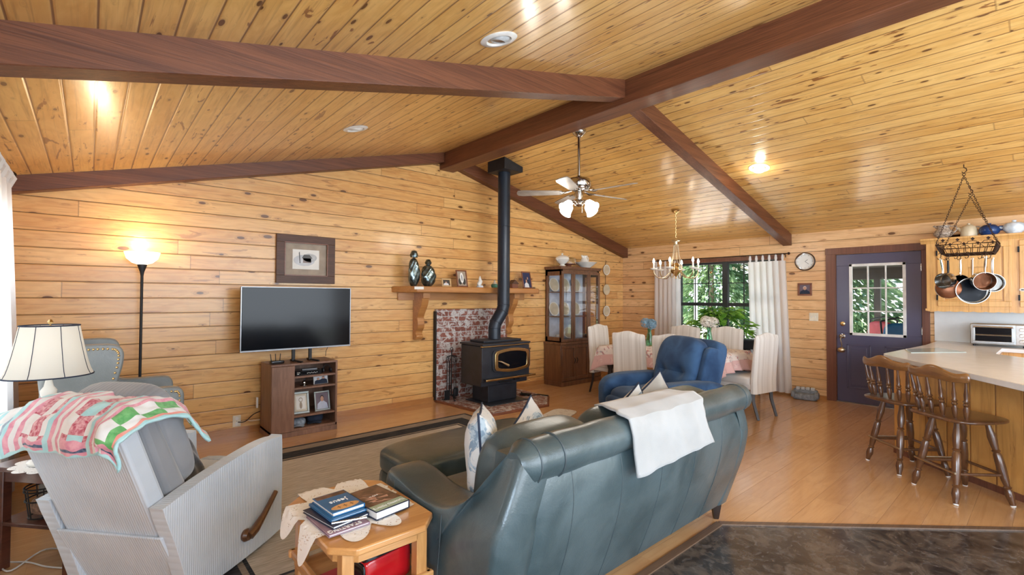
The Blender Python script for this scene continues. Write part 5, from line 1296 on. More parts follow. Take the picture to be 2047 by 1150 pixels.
obj('bundle', MB().rbox((0, 0, .06), (.075, .075, .06), 3, 7, fn=lambda a, b, c: (a*(1+.1*sin(9*b)), b, c*(1+.15*sin(7*a)))), 'brown_plaid', bskt)
obj('rim', MB().tube([(.07*cos(a*pi/8), .07*sin(a*pi/8), .09+.008*sin(a*2)) for a in range(16)], .01, 6, closed=True), 'stoneware', bskt)

# pothos on stand by the window
ps = thing('plant_stand', 'dark round plant stand under the window behind the dining table', 'plant stand', (7.30, 3.36, 0))
obj('top', MB().lathe([(0, .70), (.24, .70), (.245, .715), (.24, .73), (0, .73)], n=30), 'dark_leg', ps)
obj('column', MB().lathe([(.05, .03), (.03, .1), (.045, .3), (.03, .5), (.06, .70)], n=16), 'dark_leg', ps)
for k in range(3): a = k*2.1; obj('leg', MB().tube([(0, 0, .1), (.12*cos(a), .12*sin(a), .06), (.22*cos(a), .22*sin(a), .0)], [.02, .018, .014], 8), 'dark_leg', ps)
pp = thing('potted_plant', 'large leafy green pothos plant in front of the dining window', 'potted plant', (7.30, 3.40, .731))
obj('pot', MB().lathe([(0, 0), (.10, 0), (.12, .05), (.14, .17), (.15, .18), (.15, .20), (.135, .20), (.125, .17), (0, .16)], n=26), 'stone_grey', pp)
obj('soil', MB().lathe([(0, .172), (.125, .172)], n=20), 'soil', pp)
r = random.Random(11); vs = []; fs = []; stems = MB()
for k in range(330):
    a = r.random()*2*pi; rad = .06+.36*r.random()**.7; zz = .20+.36*sqrt(max(0, 1-(rad/.46)**2))*r.uniform(.45, 1.0)-(.25*r.random() if rad > .3 else 0)
    c = Vector((rad*cos(a)*.72, rad*sin(a)*1.12, zz)); d = Vector((cos(a), sin(a), r.uniform(-.7, .35))).normalized()
    up = Vector((r.uniform(-.4, .4), r.uniform(-.4, .4), 1)); sd = d.cross(up).normalized(); L = r.uniform(.075, .125); w = L*.42; nr = sd.cross(d).normalized()
    b = len(vs)
    vs += [c-d*L*.12, c+sd*w*.9+nr*.008, c+sd*w*.75+d*L*.45+nr*.006, c+d*L-nr*.01, c-sd*w*.75+d*L*.45+nr*.006, c-sd*w*.9+nr*.008, c+d*L*.35-nr*.006]
    fs += [(b, b+1, b+6), (b+1, b+2, b+6), (b+2, b+3, b+6), (b+3, b+4, b+6), (b+4, b+5, b+6), (b+5, b, b+6)]
    if k % 4 == 0: stems.tube([(c.x*.15, c.y*.15, .17), (c.x*.6, c.y*.6, max(c.z, .22)+.03), tuple(c)], .003, 4)
obj('leaves', MB().add(vs, fs), 'leaf_pothos', pp); obj('stems', stems, 'leaf_dark', pp)
sb_ = thing('side_stand', 'small black stand beside the right curtain behind the dining table', 'side table', (7.30, 2.98, 0))
obj('top', MB().rbox((0, 0, .80), (.13, .15, .012), 9, 5), 'matte_black', sb_); obj('drawer_box', MB().box(-.11, -.12, .68, .11, .12, .79), 'matte_black', sb_, bevel=.003)
for x in (-.09, .09):
    for y in (-.1, .1): obj('leg', MB().cyl((x, y, 0), (x, y, .69), .014, n=8), 'matte_black', sb_)

# ------------------------------------------------------------------ curtains and rods
def curtain(name, label, fn_edge, x, z0, z1, folds, thick=.0, amp=.03, par=None):
    t = thing(name, label, 'curtain', (0, 0, 0))
    def f(u, v):
        y0, y1 = fn_edge(v); w = u*folds*2*pi
        return (x+amp*(.35+.65*(1-v))*sin(w)+amp*.3*sin(w*.37+2)*(1-v), y0+(y1-y0)*u+.012*cos(w)*(1-v*.5), z0+(z1-z0)*v)
    obj('panel', MB().grid(f, folds*14, 24), 'curtain_white', t, ang=180)
    return t
# v: 0 bottom .. 1 top
ct = curtain('curtain', 'white tab-top curtain panel on the right side of the dining window', lambda v: (2.53+.08*v, 3.10+.05*v), XW-.10, .035, 1.985, 6)
for i in range(6):
    m = MB(); y = 2.66+i*.093; m.tube([(XW-.10, y, 1.97), (XW-.122, y, 2.03), (XW-.10, y, 2.085), (XW-.078, y, 2.03), (XW-.10, y, 1.97)], .012, 4)
    obj('tab', m, 'curtain_white', ct)
ct = curtain('curtain', 'white tab-top curtain panel on the left side of the dining window', lambda v: (4.27+.02*v, 4.80), XW-.10, .035, 1.985, 6)
for i in range(6):
    m = MB(); y = 4.31+i*.093; m.tube([(XW-.10, y, 1.97), (XW-.122, y, 2.03), (XW-.10, y, 2.085), (XW-.078, y, 2.03), (XW-.10, y, 1.97)], .012, 4)
    obj('tab', m, 'curtain_white', ct)
rd_ = thing('curtain_rod', 'thin dark curtain rod above the dining window', 'curtain rod', (XW-.10, 3.7, 2.085))
obj('rod', MB().cyl((0, -1.10, 0), (0, 1.12, 0), .009, n=10), 'rust_iron', rd_)
for s_ in (-1, 1): obj('finial', MB().sph((0, s_*1.125, 0), .02, 8), 'rust_iron', rd_); obj('bracket', MB().tube([(0, s_*1.05, 0), (.09, s_*1.05, -.01), (.098, s_*1.05, -.05)], .006, 6), 'rust_iron', rd_)
lc = thing('curtain', 'bright white curtain panel at the left edge of the room', 'curtain', (0, 0, 0))
def lf(u, v):
    y0 = 2.6; y1 = 5.42-.92*v**1.25; w = u*9*2*pi
    return (-.40-.02*(1-u)+.028*sin(w)*(.6+.4*(1-v)), y0+(y1-y0)*u+.01*cos(w), .04+(2.12-.04)*v)
obj('panel', MB().grid(lf, 140, 24), 'curtain_white', lc, ang=180)
for i in range(10):
    m = MB().tube([(-.40, 2.7+i*.185, 2.10), (-.425, 2.7+i*.185, 2.16), (-.40, 2.7+i*.185, 2.215), (-.375, 2.7+i*.185, 2.16), (-.40, 2.7+i*.185, 2.10)], .014, 4)
    obj('tab', m, 'curtain_white', lc)
lr = thing('curtain_rod', 'dark curtain rod at the upper left edge beside the gable beam', 'curtain rod', (-.40, 3.6, 2.215))
obj('rod', MB().cyl((0, -1.1, 0), (0, .93, 0), .009, n=10), 'rust_iron', lr); obj('finial', MB().sph((0, .95, 0), .022, 8), 'rust_iron', lr); obj('bracket', MB().tube([(0, .86, 0), (-.09, .86, 0), (-.098, .86, -.05)], .006, 6), 'rust_iron', lr)
so = thing('hanging_ornament', 'small hanging sun ornament with a drop in the dining window', 'ornament', (XW-.02, 3.79, 1.99))
obj('wire', MB().cyl((0, 0, 0), (0, 0, -.34), .0025, n=5), 'ink_black', so); obj('sun', MB().sph((0, 0, -.14), .022, 8, (.5, 1, 1)), 'brass', so); obj('drop', MB().sph((0, 0, -.32), .018, 8, (1, 1, 1.7)), 'clear_pane', so)

# ------------------------------------------------------------------ window wall: clock, picture, switch, stone thing, bells
ck = thing('wall_clock', 'round silver wall clock with a dark edge above the small portrait', 'clock', (XW, 2.39, 1.96))
r = .125
obj('rim', MB().lathe([(r, 0), (r, .02), (r*.93, .032), (r*.86, .022), (r*.86, .004)], n=40, axis=(-1, 0, 0)), 'chrome', ck)
obj('edge', MB().lathe([(r*1.06, 0), (r*1.06, .016), (r*1.0, .022), (r, 0)], n=40, axis=(-1, 0, 0)), 'ink_black', ck)
obj('face', MB().lathe([(0, .008), (r*.87, .008), (r*.87, .002)], n=40, axis=(-1, 0, 0)), 'paper', ck)
m = MB()
for k in range(12):
    a = k*pi/6; m.tube([(-.009, sin(a)*r*.72, cos(a)*r*.72), (-.009, sin(a)*r*.80, cos(a)*r*.80)], .0022, 4)
obj('hour_marks', m, 'ink_black', ck)
for a, l in ((R_(128), .06), (R_(55), .045)): obj('hand', MB().tube([(-.011, 0, 0), (-.011, -sin(a)*l, cos(a)*l)], .002, 4), 'ink_black', ck)
pic = photo_frame('small brown framed portrait of a white-haired person below the clock', (XW-.001, 2.395, 1.462), .185, .185, .024, 'frame_red', 0, R_(-90), pic_people('backdrop_mauve', [(0, .60, 1.1, 1)], 'hair_white'), depth=.016)
sw = thing('light_switch', 'cream double light switch plate left of the blue door', 'light switch', (XW, 2.285, 1.157), R_(-90))
obj('plate', MB().box(-.058, -.006, -.058, .058, 0, .058), 'cream_plastic', sw, bevel=.003)
for x in (-.023, .023): obj('toggle', MB().box(x-.005, -.016, -.012, x+.005, -.005, .010), 'paper', sw, bevel=.001)
sc_ = thing('stone_door_stop', 'small grey stone sofa-shaped object on the floor left of the door', 'door stop', (7.56, 2.33, 0), R_(-80))
m = MB(); m.rbox((0, 0, .045), (.15, .07, .045), 5, 7); m.rbox((0, .05, .09), (.15, .035, .06), 5, 6)
for x in (-.14, .14): m.rbox((x, -.01, .07), (.03, .07, .045), 4, 6)
obj('body', m, 'stone_grey', sc_)
for k in range(4): obj('stone_block', MB().rbox((-.09+k*.06, .04, .150), (.026, .025, .022), 5, 4), 'stone_light', sc_)
db = thing('door_bell_strap', 'strap of round bells hanging from the door knob', 'bells', (XW-.06, 1.935, .905))
obj('strap', MB().tube([(.035*cos(a), -.0+.0, 0) for a in (0,)]+[(0, 0, .02), (-.008, .01, -.04), (-.004, -.005, -.11), (0, 0, -.16)], .006, 6), 'champagne', db)
obj('bell', MB().sph((0, 0, -.185), .048, 12, (1, 1, .8)), 'champagne', db)
obj('bell_slot', MB().box(-.046, -.003, -.205, -.040, .003, -.18), 'ink_black', db)

# ------------------------------------------------------------------ kitchen
pn_ = thing('kitchen_peninsula', 'knotty pine boarded peninsula base under the white counter', 'kitchen peninsula', (5.6, .6, 0))
def L(p): return [(x-5.6, y-.6) for x, y in p]
base = [(5.60, .99), (4.72, -.10), (4.30, -.62), (5.15, -.95), (5.45, -.60), (6.35, .36), (7.15, .36), (7.20, .93)]
obj('base_panel', MB().prism(L(base), .04, .868, 2), 'pine_peninsula', pn_, smooth=False)
bb = Vector((4.30-5.60, -.62-.99)).normalized()
obj('toe_strip', MB().prism(L([(5.605, 1.0), (4.29, -.61), (4.31, -.63), (5.62, .98)]), 0, .05, 2), 'brown_trim', pn_, smooth=False)
obj('plinth', MB().prism(L([(x*.995+.03, y*.99) for x, y in base]), 0, .04, 2), 'brown_trim', pn_, smooth=False)
cabw = thing('base_cabinet', 'pine base cabinets along the window wall under the counter', 'kitchen cabinet', (7.5, -.6, 0))
obj('body', MB().box(-.28, -1.4, .08, .29, 1.0, .868), 'pine_cabinet', cabw, smooth=False)
for k in range(3): dd_ = obj('door', MB().box(-.30, -1.3+k*.58, .14, -.281, -.78+k*.58, .84), 'pine_cabinet', cabw, bevel=.006); obj('knob', MB().sph((-.315, -1.25+k*.58, .6), .014, 8), 'nickel', dd_)
cnt = thing('countertop', 'white laminate kitchen countertop with an angled bar edge', 'countertop', (6, .4, 0))
cp_ = [(5.60, 1.065), (5.50, 1.045), (4.19, .125), (3.35, -.46), (3.75, -1.0), (4.9, -1.0), (6.16, .16), (6.38, .365), (7.16, .365), (7.16, -1.9), (7.795, -1.9), (7.795, .955), (7.0, .955)]
obj('slab', MB().prism([(x-6, y-.4) for x, y in cp_][::-1], .87, .91, 2), 'white_laminate', cnt, bevel=.004)
bs = thing('backsplash', 'plain white wall panel between the counter and the pine cupboards', 'backsplash', (7.79, -.45, .91))
obj('panel', MB().box(-.004, -1.4, .001, .008, 1.425, .37), 'backsplash', bs, smooth=False)
gb = tag(obj('cutting_board', MB().prism([(5.83, .90), (6.30, .56), (6.62, .80), (6.16, 1.00)], .9105, .916, 2), 'pale_glass', bevel=.001), 'pale glass cutting board lying on the white counter', 'cutting board')
# toaster oven
to = thing('toaster_oven', 'brushed steel toaster oven with three knobs on the white counter', 'toaster oven', (7.47, .40, .911), R_(-90))
w, dp, h = .22, .15, .245
obj('body', MB().box(-w, -dp, .018, w, dp, h), 'brushed_steel', to, bevel=.01)
obj('door', framed(-w+.02, w-.10, -dp, .035, h-.02, .022, .014), 'brushed_steel', to, bevel=.003)
obj('window', MB().box(-w+.035, -dp-.006, .05, w-.115, -dp-.002, h-.04), 'screen_black', to, smooth=False)
obj('rack', MB().tube([(-w+.04, -dp-.008, .12), (w-.12, -dp-.008, .12)], .0025, 6).tube([(-w+.04, -dp-.008, .128), (w-.12, -dp-.008, .128)], .0015, 6), 'chrome', to)
obj('door_handle', MB().tube([(-w+.03, -dp-.01, h-.032), (-w+.03, -dp-.035, h-.032), (w-.11, -dp-.035, h-.032), (w-.11, -dp-.01, h-.032)], .006, 8), 'chrome', to)
obj('control_panel', MB().box(w-.09, -dp-.004, .03, w-.005, -dp, h-.012), 'nickel', to, bevel=.002)
for k in range(3): obj('knob', MB().cyl((w-.047, -dp-.004, .065+k*.062), (w-.047, -dp-.022, .065+k*.062), .020, .016, 18), 'chrome', to)
for x in (-w+.03, w-.03):
    for y in (-dp+.03, dp-.03): obj('foot', MB().cyl((x, y, 0), (x, y, .02), .012, n=10), 'matte_black', to)
# upper cabinet
uc = thing('upper_cabinet', 'knotty pine wall cupboards with scalloped bottom rail right of the door', 'kitchen cabinet', (7.625, -.2, 0))
cx0, cx1, cy0, cy1 = -.165, .172, -1.2, 1.20
m = MB().box(cx0, cy0, 1.30, cx1, cy1, 2.09); obj('body', m, 'pine_cabinet', uc, smooth=False)
obj('cornice', MB().prism([(cx0-.05, 2.135), (cx0-.05, 2.115), (cx0-.02, 2.10), (cx0-.005, 2.075), (cx1, 2.075), (cx1, 2.135)], cy0, cy1+.05, 1), 'pine_cabinet', uc, bevel=.003)
pts = [(cy1+.01, 1.31), (cy1+.01, 1.285)]+[(cy1-.0-i*.0125, 1.283-.008*abs(sin(i*pi/8))) for i in range(193)]+[(cy0, 1.31)]
obj('scalloped_rail', MB().prism(pts, cx0-.02, cx0+.0, 0), 'pine_cabinet', uc, smooth=False)
for y0, y1 in ((.50, 1.10), (-.14, .44), (-.78, -.20)):
    m = MB(); f = .06; x = cx0
    m.box(x-.02, y0, 1.34, x, y1, 1.34+f); m.box(x-.02, y0, 2.06-f, x, y1, 2.06); m.box(x-.02, y0, 1.34+f, x, y0+f, 2.06-f); m.box(x-.02, y1-f, 1.34+f, x, y1, 2.06-f)
    ym = (y0+y1)/2; hw_ = (y1-y0)/2-f
    rp = [(y0+f+.012, 1.40+.02), (y1-f-.012, 1.42)]+[(ym+hw_*.93*cos(a*pi/12), 1.92+.05*sin(a*pi/12)*1.0+.03*max(0, cos(2*(a*pi/12-pi/2)))) for a in range(13)]
    m.prism(rp, x-.014, x, 0)
    d = obj('door', m, 'pine_cabinet', uc, bevel=.004)
    hm = MB()
    for z in (1.44, 1.96): hm.box(x-.024, y1-.004, z-.03, x-.004, y1+.012, z+.03)
    obj('hinge', hm, 'black_iron', d)
obj('badge', MB().lathe([(0, 0), (.026, 0), (.022, .006), (0, .007)], (cx0-.020, .265+.2-.045, 1.545-.02), 20, axis=(-1, 0, 0), sy=.7), 'paper', uc)
obj('badge_mark', MB().box(cx0-.0285, .265+.2-.055, 1.520, cx0-.0275, .265+.2-.035, 1.530), 'ink_black', uc, smooth=False)
# crockery on top
CT = 2.136
p1_ = thing('pitcher', 'brown speckled pitcher at the left end above the pine cupboards', 'pitcher', (7.50, .85, CT), R_(-90)); 
pitcher_parts(p1_, 'brown_spatter', 1.0); p1_.scale = (1.15, 1.0, .78)
bas = thing('metal_tray', 'flat dark metal tray under the brown speckled pitcher', 'tray', (7.52, .80, CT))
obj('plate', MB().lathe([(0, .001), (.06, .001), (.12, .03), (.125, .034), (.055, .006), (0, .006)], n=24, sy=1.3), 'rust_iron', bas); bas.location.x = 7.62; bas.location.y = .72
p2_ = thing('teapot', 'cream stoneware lidded pot second from left above the pine cupboards', 'pot', (7.50, .632, CT), R_(-90))
obj('body', MB().lathe([(0, 0), (.070, 0), (.074, .02), (.072, .03), (.074, .04), (.068, .085), (.055, .115), (.04, .125), (0, .125)], n=26), 'stoneware', p2_)
obj('lid', MB().lathe([(.042, .122), (.03, .135), (.012, .138), (.014, .150), (0, .152)], n=18), 'stoneware', p2_)
obj('handle', MB().tube([(.06, 0, .11), (.095, 0, .10), (.098, 0, .06), (.07, 0, .03)], .008, 8), 'brown_spatter', p2_); obj('spout', MB().tube([(-.06, 0, .06), (-.09, 0, .11)], [.018, .01], 8), 'stoneware', p2_)
p3_ = thing('bean_pot', 'cobalt blue lidded bean pot above the pine cupboards', 'pot', (7.50, .467, CT), R_(-90))
obj('body', MB().lathe([(0, 0), (.06, 0), (.085, .03), (.090, .06), (.078, .09), (.062, .10), (0, .10)], n=28), 'cobalt_glaze', p3_)
obj('lid', MB().lathe([(.066, .10), (.05, .115), (.014, .12), (.018, .132), (0, .136)], n=20), 'cobalt_glaze', p3_)
obj('handle', MB().tube([(.075, 0, .09), (.12, 0, .09), (.125, 0, .06), (.088, 0, .05)], .009, 8), 'cobalt_glaze', p3_)
p4_ = thing('casserole', 'white lidded casserole with handles at the right above the pine cupboards', 'pot', (7.50, .275, CT), R_(-90))
obj('body', MB().lathe([(0, 0), (.055, 0), (.058, .008), (.085, .04), (.090, .07), (.086, .08), (0, .08)], n=28), 'porcelain_blue', p4_)
obj('lid', MB().lathe([(.088, .08), (.082, .10), (.06, .118), (.02, .125), (.016, .135), (.02, .145), (0, .15)], n=28), 'porcelain_blue', p4_)
for s_ in (-1, 1): obj('handle', MB().tube([(s_*.082, 0, .06), (s_*.115, 0, .075), (s_*.11, 0, .085), (s_*.082, 0, .075)], .008, 8), 'porcelain_blue', p4_)

# ------------------------------------------------------------------ pot rack
PX, PY, PZ = 6.62, .565, 1.875
pr_ = thing('pot_rack', 'wrought iron basket pot rack hanging on chains from the ceiling', 'pot rack', (PX, PY, PZ))
def lz(x): return zc(PX+x)-PZ
m = MB(); A, B = .25, .215
bot = [(-A*.72, -B*.85, 0), (A*.72, -B*.85, 0), (A*.72, B*.85, 0), (-A*.72, B*.85, 0)]
top = [(-A, -B, .085), (A, -B, .085), (A, B, .085), (-A, B, .085)]
m.tube(bot, .006, 6, closed=True)
mt2 = MB().tube(top, .006, 6, closed=True)
for k in range(1, 8): y = -B*.85+2*B*.85*k/8; m.tube([(-A*.72, y, 0), (A*.72, y, 0)], .0035, 5)
for k in range(1, 6): x = -A*.72+2*A*.72*k/6; m.tube([(x, -B*.85, 0), (x, B*.85, 0)], .0035, 5)
for i in range(4):
    a_, b_, c_, d_ = Vector(bot[i]), Vector(bot[(i+1) % 4]), Vector(top[i]), Vector(top[(i+1) % 4])
    for k in range(9): t = k/8; p, q = a_.lerp(b_, t), c_.lerp(d_, t); mt2.tube([p, p.lerp(q, .5)+Vector((0, 0, -.008)), q], .003, 5)
    for k in range(4):
        t = (k+.5)/4; p = c_.lerp(d_, t); e = (d_-c_).normalized()
        mt2.tube([p+e*(-.045)+Vector((0, 0, 0)), p+e*(-.03)+Vector((0, 0, .022)), p+e*.0+Vector((0, 0, .028)), p+e*.03+Vector((0, 0, .018)), p+e*.022+Vector((0, 0, .004))], .003, 5)
        mt2.add([p+Vector((0, 0, .028)), p+e*.016+Vector((0, 0, .045)), p+Vector((0, 0, .062)), p-e*.016+Vector((0, 0, .045))], [(0, 1, 2, 3)])
obj('grid', m, 'rust_iron', pr_); obj('scroll_rim', mt2, 'rust_iron', pr_)
def chain(m, p, q, pitch=.022):
    p, q = Vector(p), Vector(q); n = max(2, int((q-p).length/pitch)); d = (q-p).normalized(); X, Y = frame_of(d)
    for k in range(n):
        c = p.lerp(q, (k+.5)/n); S = X if k % 2 else Y
        m.tube([c+d*(pitch*.72)*cos(a)+S*.0065*sin(a) for a in [i*pi/4 for i in range(8)]], .0020, 4, closed=True)
apex = {}
for s_ in (-1, 1):
    hx_ = s_*.26; z = lz(hx_)
    obj('ceiling_hook', MB().tube([(hx_, 0, z), (hx_, 0, z-.03), (hx_, -.018, z-.045), (hx_, -.02, z-.065), (hx_, .0, z-.085), (hx_, .016, z-.07)], .004, 6).tube([(hx_, .012*cos(a*pi/5), z-.10+.012*sin(a*pi/5)) for a in range(10)], .003, 5, closed=True), 'rust_iron', pr_)
    for y in (-B, B): m = MB(); chain(m, (hx_, 0, z-.11), (s_*A, y, .09)); obj('chain', m, 'rust_iron', pr_)
def shook(m, x, y):
    m.tube([(x, y+.018, .0), (x, y+.010, .012), (x, y, .006), (x, y, -.02), (x, y+.006, -.045), (x, y+.022, -.052), (x, y+.028, -.038)], .0035, 6)
hk = [(-.18, .185), (-.12, .13), (-.02, .155), (0, .055), (-.18, -.02), (-.15, -.135), (.02, -.16), (-.17, .06), (0, -.10)]
for x, y in hk:
    hooks = MB(); shook(hooks, x, y); obj('hook', hooks, 'rust_iron', pr_)
def pan(name, label, x, y, r, h, hl, mats, face, cat='pan', zt=-.045, tilt=0):
    """hanging pan: handle up, pan disc hanging below; face = direction (angle) its opening looks"""
    t = thing(name, label, cat, (PX+x, PY+y, PZ+zt), face, None)      # local -x is the open side
    t.rotation_euler = (0, tilt, face)
    m = MB(); m.lathe([(0, h), (r*.88, h), (r*.97, h*.85), (r, 0), (r*.965, 0), (r*.94, h*.82), (r*.86, h*.93), (0, h*.93)], (-.01, 0, -hl-r*.92), 36, axis=(1, 0, 0))
    # lathe axis +x: opening at local x=-.01 facing -x
    obj('body', m, mats[0], t)
    obj('inner_base', MB().lathe([(0, h*.925), (r*.90, h*.925)], (-.01, 0, -hl-r*.92), 32, axis=(1, 0, 0)), mats[1], t)
    obj('handle', MB().tube([(.0, 0, -hl*1.03), (.008, 0, -hl*.8), (.004, 0, -hl*.45), (0, 0, -.012)], [.007, .008, .011, .009], 8), mats[2], t)
    obj('hanging_loop', MB().tube([(0, .009*cos(a*pi/5), -.004+.010*sin(a*pi/5)) for a in range(10)], .003, 5, closed=True), mats[2], t); return t
pan('frying_pan', 'large frying pan with dark blue inside hanging at the rack centre', -.02, -.03, .132, .045, .20, ('brushed_steel', 'navy_enamel', 'chrome'), R_(20), zt=-.045)
pan('saucepan', 'shiny steel saucepan hanging at the front left of the pot rack', -.20, .185, .078, .085, .155, ('nickel', 'brushed_steel', 'chrome'), R_(-30), cat='saucepan', tilt=R_(-8))
pan('saucepan', 'steel saucepan with dark brown inside hanging at the right of the rack', -.16, -.135, .088, .10, .155, ('nickel', 'copper_bottom', 'chrome'), R_(22), cat='saucepan', tilt=R_(-8))
pan('saucepan', 'second steel pan tucked behind the brown-bottomed one at right', .04, -.17, .088, .07, .165, ('nickel', 'brushed_steel', 'chrome'), R_(15), cat='saucepan')
pan('copper_pan', 'reddish copper-bottomed pan hanging behind the left saucepan', -.02, .15, .105, .04, .20, ('copper_bottom', 'copper_bottom', 'matte_black'), R_(190))
pan('saucepan', 'small polished steel pan beside the copper-bottomed one', .02, .06, .070, .06, .165, ('nickel', 'brushed_steel', 'chrome'), R_(0), cat='saucepan')

# ------------------------------------------------------------------ bar stools
def stool(label, loc, rz, swivel):
    t = thing('bar_stool', label, 'bar stool', loc, rz)       # legs square to local axes; seat and back swivelled
    SH = .575; SW = (0, 0, swivel)
    obj('seat', MB().at((0, 0, 0), SW).rbox((0, -.01, SH), (.235, .225, .021), 3.4, 14, fn=lambda a, b, c: (a*(1-.10*max(0, b)*abs(a)), b*(1+.05*abs(a)), c-.25*(1-a*a)*(1-b*b)*(c > 0))), 'stool_wood', t)
    lp_ = [(.014, 0), (.018, .03), (.026, .07), (.022, .10), (.017, .115), (.024, .125), (.017, .135), (.022, .17), (.027, .26), (.024, .34), (.018, .355), (.026, .365), (.018, .375), (.022, .40), (.026, .46), (.018, .52), (.016, .565)]
    tips = []
    for sx, sy in ((-1, -1), (1, -1), (1, 1), (-1, 1)):
        p0 = Vector((sx*.187, sy*.187, 0)); p1 = Vector((sx*.10, sy*.10, SH-.015)); d = p1-p0; k = d.length/.565
        lg = obj('leg', MB().lathe([(r_, z*k) for r_, z in lp_], p0, 14, axis=d), 'stool_wood', t)
        obj('foot_glide', MB().lathe([(0, -.001), (.015, -.001), (.0155, .008), (0, .008)], p0+Vector((0, 0, .001)), 12, axis=d), 'paper', lg); tips.append(p0.lerp(p1, .36))
    for i in range(4):
        a_, b_ = tips[i], tips[(i+1) % 4]; obj('stretcher', MB().tube([a_, a_.lerp(b_, .3), a_.lerp(b_, .7), b_], [.009, .011, .011, .009], 8), 'stool_wood', t)
    o_ = 1.16; q_ = [Vector((v.x*o_, v.y*o_, v.z+.012)) for v in tips]
    obj('foot_ring', MB().tube([q_[3], q_[0], q_[1]], .0075, 8), 'champagne', t)
    def rp(a): return Vector((.243*sin(a), -.105-.075*cos(a), 0))
    def rail(u, v):
        w = 2*u-1; a = w*1.15; c = rp(a); k = 2*pi*v; hh = .040+.009*cos(w*pi*1.6); th = .014
        cap = sqrt(max(0.02, 1-abs(w)**14))
        zz = .888+.010*cos(w*pi*2)-.020*w*w
        return (c.x*1.02+sin(a)*th*cos(k)*cap, c.y-.035-cos(a)*th*cos(k)*cap, zz+hh*sin(k)*cap)
    obj('top_rail', MB().at((0, 0, 0), SW).grid(rail, 40, 16), 'stool_rail_wood', t)
    sp_ = [(.009, 0), (.014, .03), (.018, .08), (.012, .105), (.019, .118), (.012, .131), (.019, .144), (.012, .157), (.014, .20), (.009, .25), (.008, .31)]
    for k in range(6):
        a = -1.0+k*.4; c = rp(a); p0 = Vector((c.x*.84, c.y*.98, SH+.012)); p1 = Vector((c.x*1.0, c.y-.033, .86)); d = p1-p0; s_ = d.length/.31
        obj('spindle', MB().at((0, 0, 0), SW).lathe([(r_, z*s_) for r_, z in sp_], p0, 10, axis=d), 'stool_wood', t)
    return t
s1 = stool('dark turned-wood bar stool farther from the camera, nearer the blue door', (5.165, .84, 0), R_(-135), R_(9))
dup(s1, (4.765, .465, 0), R_(-135), 'dark turned-wood bar stool closest to the camera at the angled bar')

# ------------------------------------------------------------------ blue recliner
br_ = thing('recliner', 'blue microfibre recliner behind the leather sofa beside the dining table', 'recliner', (4.44, 2.66, 0), R_(160))
# local faces +x
obj('base', MB().box(-.38, -.34, .04, .42, .34, .26), 'blue_microfibre', br_, bevel=.03)
obj('seat', MB().rbox((.14, 0, .39), (.40, .27, .12), 4.5, 14, fn=lambda a, b, c: (a, b, c*(1+.07*sin(a*7)*cos(b*5)))), 'blue_microfibre', br_)
for s_ in (-1, 1):
    obj('arm', MB().rbox((.06, s_*.37, .40), (.47, .105, .22), 4, 14, fn=lambda a, b, c: (a, b*(1.12 if c > .2 else .95), c-(.18*max(0, a-.35)**1.5)*(c > 0))), 'blue_microfibre', br_)
obj('footrest', MB().rbox((.50, 0, .27), (.07, .27, .17), 4, 8, fn=lambda a, b, c: (a*(1+.15*cos(c*8)), b, c)), 'blue_microfibre', br_)
obj('back_shell', MB().at((-.36, 0, .64), (0, R_(-17), 0)).rbox((0, 0, 0), (.075, .36, .36), 7, 10), 'blue_microfibre', br_)
for s_ in (-1, 1): obj('back_wing', MB().at((-.27, s_*.325, .62), (0, R_(-17), 0)).rbox((0, 0, 0), (.12, .045, .31), 5, 8), 'blue_microfibre', br_)
def tuft(a, b, c):
    k = 0
    for ty in (-.45, .45):
        for tz in (-.25,): k += math.exp(-((b-ty)**2+(c-tz)**2)/.03)
    k += math.exp(-(c+.25)**2/.012)*.5
    return (a*(1.12-.25*c*c*(c > 0)-.35*k*(a > 0)), b*(1-.05*c*c), c)
obj('back_cushion', MB().at((-.21, 0, .715), (0, R_(-15), 0)).rbox((0, 0, 0), (.125, .295, .31), 4, 20, fn=tuft), 'blue_microfibre', br_)

# ------------------------------------------------------------------ ceiling fixtures
def can(label, x, y, glow, kind=0):
    z = zc(x); th = -math.atan(.25) if x < RX else math.atan(.2513)
    t = thing('recessed_light', label, 'ceiling light', (x, y, z), 0, None, rot=(0, th, 0))
    obj('trim_ring', MB().lathe([(.105, .002), (.11, -.004), (.10, -.010), (.075, -.012), (.070, -.004), (.068, .0)], n=36), 'white_paint', t)
    if kind == 0:
        obj('eyeball', MB().at((.0, 0, .012), (R_(14), R_(8), 0)).lathe([(.068, .0), (.060, -.016), (.040, -.026), (.036, -.020)], n=30), 'stone_light' if y < 3 else 'white_paint', t)
        obj('lens', MB().at((.0, 0, .008), (R_(14), R_(8), 0)).lathe([(0, -.018), (.037, -.018)], n=24), 'champagne', t)
    else:
        obj('bulb', MB().lathe([(.055, -.002), (.062, -.02), (.055, -.04), (.03, -.048), (0, -.05)], n=28), 'can_glow', t)
        lamp('can_light', 'POINT', (0, 0, -.12), 3, (1, .88, .7), .05, parent=t)
    return t
can('white eyeball ceiling light near the top of the picture above the big beam', 1.766, 2.129, False)
can('white eyeball ceiling light below the big beam, above the television wall', 1.762, 4.13, False)
can('lit round ceiling light on the right slope above the kitchen', 5.68, 2.20, True, 1)
